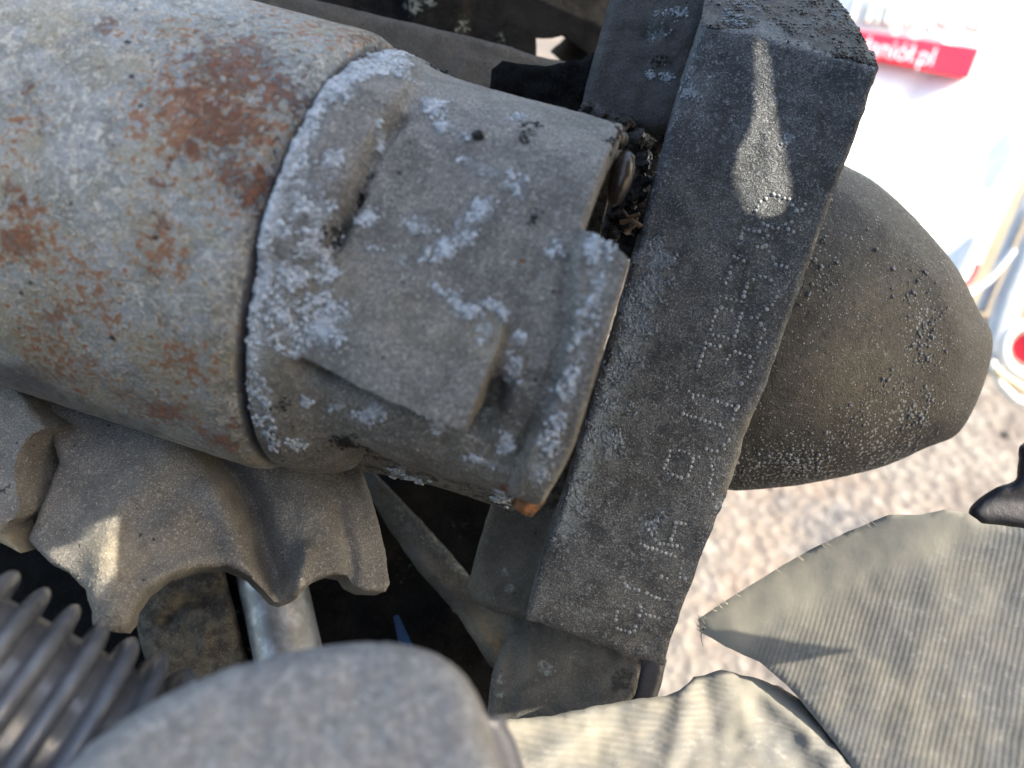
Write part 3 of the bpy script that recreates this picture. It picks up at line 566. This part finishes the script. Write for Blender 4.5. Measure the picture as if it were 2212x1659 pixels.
tag(o, 'large black oily engine casting behind the rail at the top of the heap', 'engine part')
o = relief('gap_backing', [(-500, 500), (500, 600), (1330, 760), (1480, 1000), (1390, 1180), (1385, 1480), (1300, 1900), (600, 2100), (-500, 2100)], plane3((0, 800, 22), (1300, 800, 22), (700, 1700, 17.8)), BLACKM, wall=5.0, step=26, rough=4, rf=40, rfc=1, h=lambda U, V, s: .5 * fbm(U / 200, V / 200), attrs={'w': lambda U, V: blobs(U, V, [(880, 1230, 60, .5), (1000, 1130, 40, .5)])})  # black backing added so the gaps look as dark as deep shade
tag(o, 'added black backing standing in for the shade in the gaps under the motor and the scalloped casting', 'backing')
v, f = tube([P(855, 1330, 18.2), P(870, 1375, 18.0), P(900, 1470, 17.6)], [.06, .12, .2], 4)
v2, f2 = v, f
o = obj('blue_clip', v2, f2, BLUEM); tag(o, 'small blue plastic clip in the dark gap behind the pale rounded casting', 'clip')

# ------------------------------------------------------------------ brackets under the bar
o = relief('bracket_arm', [(765, 985), (800, 1010), (885, 1100), (965, 1185), (1020, 1250), (1100, 1300), (1200, 1300), (1160, 1400), (1092, 1462), (1060, 1440), (985, 1322), (905, 1235), (842, 1145), (795, 1065)], plane3((780, 1000, 19.3), (1090, 1440, 17.6), (1130, 1330, 17.8)), PLATEM, wall=.5, step=10, rf=10, h=lambda U, V, s: .05 * fbm(U / 40, V / 40) + .18 * line(U, V, [(900, 1210), (985, 1300), (1070, 1420)], 20),
       attrs={'w': lambda U, V: .5 * line(U, V, [(860, 1100), (960, 1200), (1010, 1250)], 20), 'y': lambda U, V: .6 * blobs(U, V, [(1050, 1350, 60, 1)])})
tag(o, 'brown grey tapering bracket arm running diagonally down to the plate below the bar', 'bracket')
o = relief('flat_lug', [(1062, 1080), (1100, 1040), (1180, 980), (1280, 880), (1330, 860), (1260, 1100), (1180, 1345), (1130, 1338), (1070, 1322), (1022, 1300), (1010, 1268), (1030, 1190)], plane3((1062, 1100, 16.6), (1240, 930, 16.4), (1130, 1340, 16.3)), PLATEM, wall=.9, step=9, rf=16, rfc=.12, h=lambda U, V, s: .04 * fbm(U / 30, V / 30, 4) + .05 * sst(1175, 1195, U + (V - 1100) * .25),
       attrs={'w': lambda U, V: blobs(U, V, [(1100, 1270, 16, .9), (1120, 1250, 14, .7), (1090, 1235, 12, .8), (1060, 1290, 25, .5), (1180, 1050, 40, .5), (1200, 980, 30, .6)]), 'k': lambda U, V: .55 * sst(1180, 1060, V)})
tag(o, 'brown grey lug with a rounded corner, tucked behind the lower left edge of the bar', 'lug')
o = relief('base_plate', [(1100, 1280), (1135, 1318), (1240, 1330), (1395, 1380), (1386, 1440), (1372, 1504), (1300, 1560), (1200, 1640), (1040, 1640), (1050, 1560), (1062, 1455), (1090, 1380)], plane3((1060, 1440, 16.4), (1380, 1440, 15.9), (1200, 1560, 15.6)), PLATEM, wall=.7, step=9, rf=8, h=lambda U, V, s: .04 * fbm(U / 50, V / 50, 7) + .05 * sst(1125, 1135, U + (V - 1400) * .12),
       attrs={'w': lambda U, V: blobs(U, V, [(1180, 1447, 15, 1.1), (1170, 1435, 12, .9), (1080, 1500, 14, .9), (1075, 1470, 20, .6), (1240, 1420, 20, .5)]), 'k': lambda U, V: blobs(U, V, [(1340, 1470, 45, .65), (1310, 1400, 40, .4)])})
tag(o, 'grey brown plate lying under the lower end of the bar', 'plate')
o = relief('black_strap', [(1390, 1420), (1440, 1425), (1430, 1470), (1418, 1512), (1365, 1520), (1375, 1470)], plane3((1390, 1420, 15.9), (1430, 1425, 15.9), (1400, 1510, 15.7)), BLACKR, wall=.4, step=8)
tag(o, 'short black strap end between the base plate and the bar corner', 'strap')

# ------------------------------------------------------------------ scalloped sand casting, lower left
sc = root('scalloped_casting', 'sandy grey cast part with deep scalloped lower edge under the rusty barrel', 'casting', P(450, 1150, 15))
SCP = [(62, 1165), (80, 1188), (105, 1212), (150, 1236), (185, 1275), (198, 1320), (200, 1352), (235, 1362), (268, 1366), (285, 1345), (290, 1318), (315, 1280), (365, 1243), (430, 1224), (490, 1222), (540, 1245), (575, 1280), (592, 1298), (612, 1304), (640, 1294), (662, 1268), (685, 1250), (722, 1237), (748, 1242), (762, 1262), (790, 1276), (834, 1277), (841, 1262), (832, 1190), (815, 1120), (798, 1060), (780, 1015), (740, 900), (600, 850), (150, 700), (60, 760), (110, 930), (128, 1000), (100, 1070)]
SCD = plane3((100, 1200, 13.1), (830, 1250, 14.4), (450, 950, 15.0))
def sc_h(U, V, s):
    h = .55 * np.exp(-((U - 330 - (V - 1150) * -.15) / 170)**2) * sst(1400, 1150, V) 
    h = h + .45 * np.exp(-((U - 235) / 55)**2) * sst(1050, 1250, V)
    sdx = line(U, V, [(440, 930), (490, 1010), (540, 1090), (560, 1160), (578, 1230), (600, 1285)], 30)
    h = h - .55 * sdx + .30 * line(U, V, [(470, 1060), (520, 1160), (560, 1250)], 40)
    h = h + .30 * np.exp(-((U - 690 - (V - 1150) * .25) / 80)**2) - .14 * line(U, V, [(730, 1100), (752, 1180), (760, 1250)], 16)
    h = h + .28 * line(U, V, [(575, 1300), (640, 1270), (660, 1200)], 24) 
    # arch shading: surface sweeps forward just above the scallops
    h = h + .22 * line(U, V, [(285, 1330), (330, 1262), (400, 1225), (490, 1212), (550, 1240)], 34) - .10 * line(U, V, [(240, 1250), (262, 1180), (300, 1120), (370, 1070)], 30)
    return 1.1 * h + .03 * fbm(U / 30, V / 30) + .014 * fbm(U / 10, V / 10, 2)
sb = relief('scalloped_body', SCP, SCD, SAND, sc, wall=('r', 450, 1420, 1.0), step=7, rf=12, rfc=.07, h=sc_h, rough=1.6,
       attrs={'y': lambda U, V: blobs(U, V, [(225, 1190, 90, .55), (620, 1280, 30, .5), (350, 1200, 60, .3)]), 'k': lambda U, V: .35 * line(U, V, [(300, 1310), (350, 1245), (430, 1215), (500, 1212)], 14) + .3 * line(U, V, [(690, 1235), (740, 1222), (760, 1240)], 10) + .35 * line(U, V, [(270, 1130), (300, 1095), (360, 1065)], 16)}, sharp=60)  # 'y' warms the colour, strongest where the two sun patches fall
sb.data.attributes.new('g', 'FLOAT', 'POINT').data.foreach_set('value', np.ones(len(sb.data.vertices), np.float32))
grains(sb, 'sand_grains', 3200, .004, .014, simple('sand_grain', (.42, .38, .31), .6), sc, attr='g', w0=0, clump=3, thr=-1.2, seed=21)
# rocky looking casting at left edge
lc = root('chipped_casting', 'grey casting with a chipped ridge at the left edge, under the barrel', 'casting', P(30, 1020, 14.5))
relief('front_face', [(-260, 650), (0, 780), (90, 905), (120, 922), (72, 942), (48, 975), (38, 1010), (42, 1060), (52, 1095), (38, 1120), (22, 1135), (26, 1170), (46, 1194), (0, 1172), (-260, 1100)], plane3((0, 880, 13.9), (90, 880, 13.9), (0, 1150, 12.9)), SAND, lc, wall=(.06, -.02, -1.3), step=7, rf=16, rfc=.1, nwall=6,
       h=lambda U, V, s: .12 * line(U, V, [(90, 925), (62, 950), (46, 985), (44, 1040)], 22) + .05 * fbm(U / 30, V / 30) - .35 * sst(1125, 1170, V), attrs={'y': lambda U, V: .9 * sst(1135, 1165, V), 'k': lambda U, V: line(U, V, [(-10, 1065), (10, 1058), (20, 1048)], 4)}, wrough=.05)  # 'y' paints the sunlit lower edge in a warm tone

# ------------------------------------------------------------------ pipe, strut, dusty rubber pad in the lower gap
v, f = tube([P(560, 1000, 18.4), P(585, 1240, 18.0), P(625, 1420, 17.4), P(665, 1600, 16.9)], [.70, .73, .72, .72], 40)
o = obj('zinc_pipe', v, f, PIPEM); tag(o, 'dull bluish grey metal pipe standing behind the scalloped casting', 'pipe')
o = relief('dark_strut', [(400, 1100), (500, 1150), (520, 1290), (565, 1500), (520, 1500), (500, 1380), (425, 1240)], plane3((430, 1200, 18.6), (520, 1200, 18.8), (540, 1450, 18.0)), BLACKM, wall=.5, step=10, attrs={'w': lambda U, V: .4 + 0 * U})
tag(o, 'narrow dark steel strut just left of the grey pipe', 'strut')
o = relief('dusty_rubber_pad', [(290, 1310), (300, 1250), (360, 1170), (460, 1180), (500, 1290), (535, 1420), (560, 1500), (400, 1520), (320, 1440)], lambda u, v: 17.2 + 0 * u, DUSTM, smooth_poly=True, wall=1.2, step=9, rf=30, rfc=.3, h=lambda U, V, s: .15 * fbm(U / 50, V / 50) + .2 * blobs(U, V, [(420, 1390, 70, 1)]) - .25 * line(U, V, [(360, 1340), (400, 1300), (480, 1290)], 16), attrs={'y': lambda U, V: .2 * sst(1360, 1450, V), 'k': lambda U, V: .6 * sst(1330, 1240, V) + blobs(U, V, [(400, 1400, 40, .35)])})
tag(o, 'round dusty black rubber pad seen through the arch of the scalloped casting', 'rubber pad')

# ------------------------------------------------------------------ ribbed hose, front left
def hose():
    p0 = P(-520, 1350, 9.0); p1 = P(-60, 1570, 9.6); p2 = P(330, 1755, 10.3); p3 = P(700, 1945, 11.2)
    def bez(t): return (1-t)**3*p0 + 3*(1-t)**2*t*p1 + 3*(1-t)*t*t*p2 + t**3*p3
    n = 440; T = np.linspace(0, 1, n); C = np.array([bez(t) for t in T]); L = np.r_[0, np.cumsum(np.linalg.norm(np.diff(C, axis=0), axis=1))]
    tilt = np.array([.10, .25, .35])
    V = []; m = 96; pitch = .42
    for i in range(n):
        t = C[min(i+1, n-1)] - C[max(i-1, 0)]; t = t / np.linalg.norm(t); 
        a = np.cross(t, [0, 1, 0]); a /= np.linalg.norm(a); b = np.cross(a, t)
        ph = (L[i] / pitch) % 1; prof = math.sin(math.pi * np.clip(ph / .60, 0, 1))**.3 if ph < .60 else 0
        prof = prof
        R = 1.40 + .32 * prof - .08 * (L[i] / L[-1])
        for k in range(m):
            q = 2 * math.pi * k / m; V.append(C[i] + R * (math.cos(q) * a + math.sin(q) * b))
    Fc = grid_faces(n, m); Fc.append(tuple(range(m))[::-1]); Fc.append(tuple((n-1)*m + k for k in range(m)))
    o = obj('ribbed_hose', np.array(V), Fc, RUBBER, sharp=None); tag(o, 'blurred black ribbed hose with glossy ridges in the lower left foreground', 'hose')
hose()
# ------------------------------------------------------------------ pale rounded casting, front
lump = root('rounded_casting', 'pale grey rounded casting, out of focus in the bottom foreground', 'casting', P(700, 1560, 10))
relief('rounded_body', [(60, 1760), (150, 1650), (220, 1588), (310, 1528), (450, 1460), (600, 1414), (740, 1390), (840, 1388), (930, 1408), (1000, 1456), (1045, 1530), (1070, 1620), (1085, 1800), (600, 1900), (100, 1900)], plane3((200, 1600, 7.4), (1050, 1550, 7.6), (600, 1800, 7.0)), LUMPM, lump, smooth_poly=True, wall=1.8, step=14, rf=60, rfc=.32, rough=2.5, h=lambda U, V, s: .04 * fbm(U / 70, V / 70), sharp=80)
relief('rubber_edge', [(1030, 1540), (1085, 1545), (1110, 1590), (1140, 1680), (1150, 1800), (1040, 1800)], plane3((1040, 1550, 8.6), (1130, 1650, 8.8), (1060, 1750, 8.6)), BLACKR, lump, wall=1.4, step=9, rf=24, rfc=.2)

# ------------------------------------------------------------------ cardboard
CRD = plane3((1510, 1345, 15.0), (2100, 1095, 14.3), (2212, 1700, 11.3))
cb = root('cardboard_sheet', 'weathered greyish corrugated cardboard sheet with a torn fuzzy corner pointing at the bar', 'cardboard', P(1900, 1400, 13))
EDGE = [(1515, 1345), (1590, 1360), (1700, 1330), (1850, 1250), (1960, 1180), (2060, 1130)]
relief('cardboard_body', [(1508, 1338), (1545, 1312), (1600, 1278), (1680, 1228), (1760, 1182), (1850, 1140), (1920, 1112), (1990, 1112), (2040, 1100), (2090, 1108), (2120, 1130), (2185, 1138), (2320, 1158), (2500, 1300), (2500, 1900), (1960, 1900), (1900, 1740), (1830, 1640), (1760, 1550), (1700, 1480), (1640, 1430), (1570, 1398), (1518, 1368)], CRD, CARD, cb, wall=.35, step=12, rf=6, rfc=.03, rough=1.2,
       h=lambda U, V, s: -.12 * sst(60, -90, (V - 1345) + (U - 1515) * .46) * sst(1500, 1700, U) - .06 * np.clip((1580 - U) / 80, 0, 1) + .06 * fbm(U / 200, V / 200) + .008 * fbm(U / 50, V / 50, 3),
       attrs={'y': lambda U, V: np.clip(sst(150, 40, (V - 1345) + (U - 1515) * .46 + 25 * fbm(U / 60, V / 60)) + .7 * blobs(U, V, [(2090, 1280, 90, .8, 1.5, 20), (1560, 1370, 60, .8)]), 0, 1)})  # 'y': smooth cream band, its sunlit brightness put into the colour
v, f = tube([P(1516, 1352, 14.98), P(1514, 1375, 14.98), P(1519, 1398, 15)], [.012, .008, .004], 6); fib = [(v, f)]
for i in range(26):
    a = rr.uniform(-1, 1); u0, v0 = (1510 + rr.uniform(-2, 12), 1345 + rr.uniform(-10, 22)) if i < 12 else (lambda t: (1520 + 380 * t, 1332 - 205 * t - 12 * math.sin(t * 3)))(rr.uniform(0, 1))
    fib.append(tube([P(u0 + 4, v0 + 4, 14.9), P(u0 - 6, v0 - 3 + 4 * a, 14.9), P(u0 - 10 + 4 * a, v0 - 8 + 6 * a, 14.9)], [.008, .006, .003], 5))
v, f = join(fib); obj('torn_fibres', v, f, CARD, cb)
v, f = lumpv(P(1524, 1362, 14.96), .09, .4, 3, (1.3, .8, .5)); obj('hole_shade', v, f, BLACKM, cb)  # black lump stands in for the shade inside a small hole
CD2 = plane3((1100, 1560, 13.4), (1700, 1500, 13.8), (1500, 1700, 12.2))
o = relief('crumpled_cardboard', [(1040, 1572), (1100, 1552), (1200, 1545), (1300, 1522), (1390, 1508), (1440, 1502), (1470, 1490), (1500, 1462), (1560, 1448), (1620, 1462), (1680, 1480), (1740, 1520), (1800, 1600), (1880, 1700), (2000, 1900), (1000, 1900)], CD2, CARD2, wall=.4, step=10, rf=8, rfc=.05, rough=3,
       h=lambda U, V, s: .1 * fbm(U / 90, V / 90, 5, 4) + .28 * (0 + .30 * line(U, V, [(1480, 1500), (1470, 1560), (1440, 1659)], 26) + .32 * line(U, V, [(1560, 1450), (1600, 1500), (1620, 1580)], 24) - .25 * line(U, V, [(1520, 1480), (1540, 1570)], 20) + .35 * line(U, V, [(1620, 1470), (1720, 1550), (1800, 1640)], 24) - .2 * line(U, V, [(1600, 1500), (1700, 1600), (1760, 1700)], 26) - .18 * blobs(U, V, [(1340, 1545, 60, 1, 2, -10)]) + .1 * line(U, V, [(1140, 1659), (1250, 1580), (1400, 1530)], 24)),
       attrs={'y': lambda U, V: np.clip(.8 * line(U, V, [(1600, 1460), (1610, 1520), (1590, 1600)], 26) + .8 * line(U, V, [(1640, 1480), (1760, 1580)], 24) + .5 * line(U, V, [(1090, 1570), (1300, 1560), (1200, 1659)], 40) + .5 * fbm(U / 70, V / 70), 0, 1)}, sharp=80)
tag(o, 'crumpled dusty cardboard flap along the bottom edge, below the bar', 'cardboard')
o = relief('rubber_bumper', [(2092, 1106), (2110, 1080), (2150, 1054), (2192, 1036), (2200, 1000), (2215, 955), (2340, 940), (2340, 1180), (2230, 1150), (2160, 1136), (2110, 1130)], plane3((2100, 1100, 15.8), (2300, 1000, 15.8), (2200, 1150, 15.6)), BLACKR, smooth_poly=True, wall=1.2, step=9, rf=26, rfc=.3, sharp=80, h=lambda U, V, s: .25 * sst(1085, 1040, V))
tag(o, 'blurred black rubber lump resting on the far edge of the cardboard sheet', 'rubber lump')

# ------------------------------------------------------------------ white sack with red label in the background
bag = root('white_sack', 'bright white plastic sack printed with a red band and lettering, standing behind the bar', 'sack', P(1950, 400, 62))
BGD = plane3((1900, 0, 66), (2200, 0, 63), (2000, 600, 58))
relief('sack_body', [(1500, -300), (2330, -300), (2300, 0), (2270, 180), (2212, 320), (2165, 420), (2110, 540), (2066, 640), (1960, 700), (1700, 640), (1480, 300)], BGD, BAGM, bag, wall=12., step=18, rf=20, rfc=.8, rough=3,
       h=lambda U, V, s: .7 * fbm(U / 150, V / 200) - .5 * line(U, V, [(1860, 330), (1980, 180), (2060, 120)], 22) - .45 * line(U, V, [(2020, 480), (2110, 370), (2200, 230)], 18) + .5 * line(U, V, [(2070, 620), (2150, 420), (2212, 280)], 16), sharp=80)
def BL(u, v, k=0): return BGD(u, v) - 1.15 - k
def flat(name, poly, mat, parent, k=0, th=.12):
    return relief(name, poly, lambda u, v: BL(u, v, k), mat, parent, wall=1.2, step=14, rf=1, rfc=0, rough=0, nwall=1)
lab = flat('red_band', [(1680, 42), (1866, 68), (2117, 104), (2092, 170), (1885, 130), (1680, 96)], INKR, bag)
# lettering on the red band
def text_on(word, p_left, p_right, height_px, mat, parent, k, name, shear=.0):
    cu = bpy.data.curves.new('t', 'FONT'); cu.body = word; cu.size = 1; to = bpy.data.objects.new('t', cu); scene.collection.objects.link(to)
    bpy.context.view_layer.update(); me = bpy.data.meshes.new_from_object(to.evaluated_get(bpy.context.evaluated_depsgraph_get()))
    V2 = np.array([v.co[:2] for v in me.vertices]); Fs = [tuple(p.vertices) for p in me.polygons]
    bpy.data.objects.remove(to); bpy.data.curves.remove(cu); bpy.data.meshes.remove(me)
    x0, x1 = V2[:, 0].min(), V2[:, 0].max(); t = (V2[:, 0] - x0) / (x1 - x0); pl, pr = np.array(p_left, float), np.array(p_right, float)
    dr = (pr - pl); L = np.linalg.norm(dr); dr /= L; nrm = np.array([dr[1], -dr[0]])
    Q = pl + t[:, None] * L * dr + V2[:, 1:2] * height_px * (nrm + dr * shear)
    Fr = P(Q[:, 0], Q[:, 1], BL(Q[:, 0], Q[:, 1], k)); Bk = P(Q[:, 0], Q[:, 1], BL(Q[:, 0], Q[:, 1], k - .1)); n = len(Fr)
    cnt = {}
    for fa in Fs:
        for i in range(len(fa)):
            e = (fa[i], fa[(i+1) % len(fa)]); kk = tuple(sorted(e)); cnt.setdefault(kk, []).append(e)
    Fc = list(Fs) + [tuple(n + i for i in reversed(fa)) for fa in Fs] + [(e[0][0], e[0][1], e[0][1] + n, e[0][0] + n) for e in cnt.values() if len(e) == 1]
    return obj(name, np.concatenate([Fr, Bk]), Fc, mat, parent, smooth=False)
text_on('www.daniół.pl', (1730, 92), (2012, 142), 58, INKW, lab, .35, 'lettering', .15)
for i, (u, w_) in enumerate([(1838, 9), (1872, 9), (1893, 6), (1912, 9), (1934, 6), (1952, 8), (1972, 5), (2004, 10)]):
    vb = 48 + (u - 1850) * .07 + (8 if i == 7 else 0)
    if i == 0: strokes = []
    strokes.append(tube([P(u, vb, float(BL(u, vb, .05))), P(u + 16, vb - 60, float(BL(u, vb, .05))), P(u + 36, vb - 140, float(BL(u, vb, .05)))], w_ * .035, 6))
v, f = join(strokes); obj('lettering', v, f, INKG, bag)
AP = [(2100, -70), (2066, -30), (2045, 8), (2024, 52), (2054, 61), (2066, 45), (2078, 35), (2089, 61), (2111, 68), (2117, 20), (2124, -30), (2126, -70)]
v, f = tube([P(a, b, float(BL(a, b, .05))) for a, b in AP], .24, 6); obj('lettering', v, f, INKP, bag)

# ------------------------------------------------------------------ plastic things at the right edge
def tb(name, pts, d, rpx, mat, label, cat, group=None, n=14):
    v, f = tube([P(a, b, d + (c if c else 0)) for a, b, c in pts], rpx / F * d, n); o = obj(name, v, f, mat); tag(o, label, cat, group); return o
tb('white_tube', [(2262, 180, 4), (2212, 322, 3), (2172, 400, 2), (2120, 505, 1), (2070, 620, -1)], 57.5, 22, WPL, 'thick white plastic tube leaning against the edge of the white sack', 'tube')
tb('grey_tube', [(2270, 310, 4), (2212, 445, 2), (2170, 545, 1), (2118, 670, 0)], 52, 11, GPL, 'thin pale blue grey tube at the right edge, between two thicker ones', 'tube')
tb('translucent_tube', [(2290, 400, 4), (2225, 540, 2), (2178, 650, 1), (2135, 800, 0)], 50, 27, GPL, 'wide pale tube at the right edge above the red cap', 'tube')
o = relief('brown_board', [(2150, 330), (2330, 250), (2330, 700), (2080, 680), (2080, 560)], lambda u, v: 60 + 0 * u, simple('brown_board', (.26, .22, .17), .7, 0, .3, 20), wall=1., step=20); tag(o, 'dull brown board glimpsed between the pale tubes at the right edge', 'board')
def ring(u, v, d, R, r, asp=1.0):
    pts = [P(u + R * math.cos(t), v + R * asp * math.sin(t), d) for t in np.linspace(0, 2 * math.pi, 41)]; return tube(pts, r, 10, False)
cap = root('bottle_cap', 'red bottle cap inside a white ring at the right edge, below the pale tubes', 'bottle cap', P(2220, 750, 47))
v, f = ring(2222, 755, 46.5, 55 , .32); obj('white_ring', v, f, WPL, cap)
v, f = tube([P(2226, 752, 46.6), P(2228, 755, 48.5)], 34 / F * 47, 30); obj('red_disc', v, f, REDP, cap)
tb('plastic_strap', [(2088, 640, 0), (2110, 622, 0), (2135, 606, 0), (2150, 590, 0), (2190, 540, 0)], 47, 7, WPL, 'clear white plastic strap curling over the pale tubes', 'strap')
tb('plastic_strap', [(2140, 780, 0), (2160, 830, 0), (2190, 862, 0), (2240, 880, 0), (2300, 870, 0)], 46, 9, WPL, 'loose white plastic loop on the ground under the red cap', 'strap')
tb('plastic_strap', [(2150, 800, 0), (2180, 822, 0), (2210, 840, 0), (2250, 850, 0)], 45, 8, simple('yellowed_plastic', (.6, .5, .3), .5), 'yellowed plastic strap just under the red cap', 'strap')
tb('red_strip', [(2090, 615, 0), (2104, 590, 0), (2112, 570, 0)], 52, 6, REDP, 'small red strip between the white tube and the thin grey tube', 'strip')

# ------------------------------------------------------------------ added unseen panel that shades the heap, its gaps cut to shape the sun patches
KX, KY = 1.6, .7
def shadow_pt(u, v, d):
    return (float(d) * ((u - 1106) / F + KX) - KX, float(d) * (-(v - 829.5) / F + KY) - KY)
def on_panel(q):
    q = np.asarray(q, float); qx, qy = q[:, 0] + KX, q[:, 1] + KY; d = (1 + 1.2 * (qx - 9)) / (1 + 1.2 * KX); d = np.maximum(d, .6)
    return np.stack([qx - KX * d, qy - KY * d, -d], -1)
outer = [(5.6, 1.0), (12.4, 1.0), (12.6, 2.75), (20.0, 3.7), (22.2, 3.95), (24.3, 4.4), (26.5, 4.82), (27.3, 4.95), (27.4, 6.3), (28.3, 7.3), (29.6, 8.3), (31.5, 8.6), (33.5, 8.8), (39.5, 10.5), (41, 14), (40, 24), (30, 27), (24, 25), (12, 18.5), (8.2, 12)]
outer = [(a - KX, b - KY) for a, b in outer]
holes = [[(1636, 70), (1655, 100), (1665, 180), (1680, 270), (1692, 330), (1706, 400), (1705, 432), (1690, 465), (1655, 474), (1618, 462), (1600, 420), (1590, 370), (1598, 330), (1613, 300), (1628, 250), (1636, 180), (1630, 110)]]
holes[0] = [(1655 + (u - 1655) * 1.12 + 2, v) for u, v in holes[0]]
holes = [[shadow_pt(u, v, BD(u, v)) for u, v in holes[0]]]
def scd(u, v):
    U, V = np.array([float(u)]), np.array([float(v)]); return float((SCD(U, V) - sc_h(U, V, 0))[0])
for pl in ([(265, 1113), (258, 1163), (254, 1245), (232, 1268), (198, 1320), (150, 1290), (120, 1225), (110, 1190), (150, 1178), (176, 1167), (205, 1131), (220, 1125)], [(640, 1238), (658, 1224), (652, 1255), (640, 1285), (612, 1300), (590, 1288), (612, 1280)]):
    holes.append([shadow_pt(u, v, scd(u, v)) for u, v in pl])
holes.append([shadow_pt(u, v, 12.95) for u, v in [(-40, 1135), (22, 1140), (50, 1170), (60, 1200), (-40, 1190)]])
def panel():
    pts = list(outer); pts = dens(pts, 2.0); fcs = [list(range(len(pts)))]; edges = []
    for hl in holes:
        n0 = len(pts); pts += hl; fcs.append(list(range(n0, n0 + len(hl))))
    r = delaunay_2d_cdt([Vector(p) for p in pts], [], fcs, 1, 1e-5)
    V2 = np.array([tuple(p) for p in r[0]]); T = []
    for f_ in r[2]:
        c = V2[list(f_)].mean(0)
        if any(sdist(h_, [c[0]], [c[1]])[0] > 0 for h_ in holes): continue
        T.append(tuple(f_))
    n = len(V2); a = on_panel(V2); b = a + np.array([.03, .06, .05])
    cnt = {}
    for fa in T:
        for i in range(len(fa)):
            e = (fa[i], fa[(i+1) % len(fa)]); cnt.setdefault(tuple(sorted(e)), []).append(e)
    Fc = T + [tuple(n + i for i in reversed(fa)) for fa in T] + [(e[0][0], e[0][1], e[0][1] + n, e[0][0] + n) for e in cnt.values() if len(e) == 1]
    0 and print('outer', [tuple(round(float(x), 1) for x in p) for p in outer])
    o = obj('shade_panel', np.concatenate([a, b]), Fc, PANELM, smooth=False); tag(o, 'added unseen panel that shades the heap, with gaps shaped for the sun patches', 'light blocker')
panel()

v = [];  # added unseen board, blocks light from below and behind the camera
for z in (5.0, 5.6):
    v += [(-26, -26, z - 3), (26, -26, z - 3), (26, -1.2, z + 1), (-26, -1.2, z + 1)]
o = obj('light_block_board', v, [(0, 1, 2, 3), (7, 6, 5, 4), (0, 4, 5, 1), (1, 5, 6, 2), (2, 6, 7, 3), (3, 7, 4, 0)], BLACKR, smooth=False); tag(o, 'added unseen dark board that blocks light from the front and below', 'board')
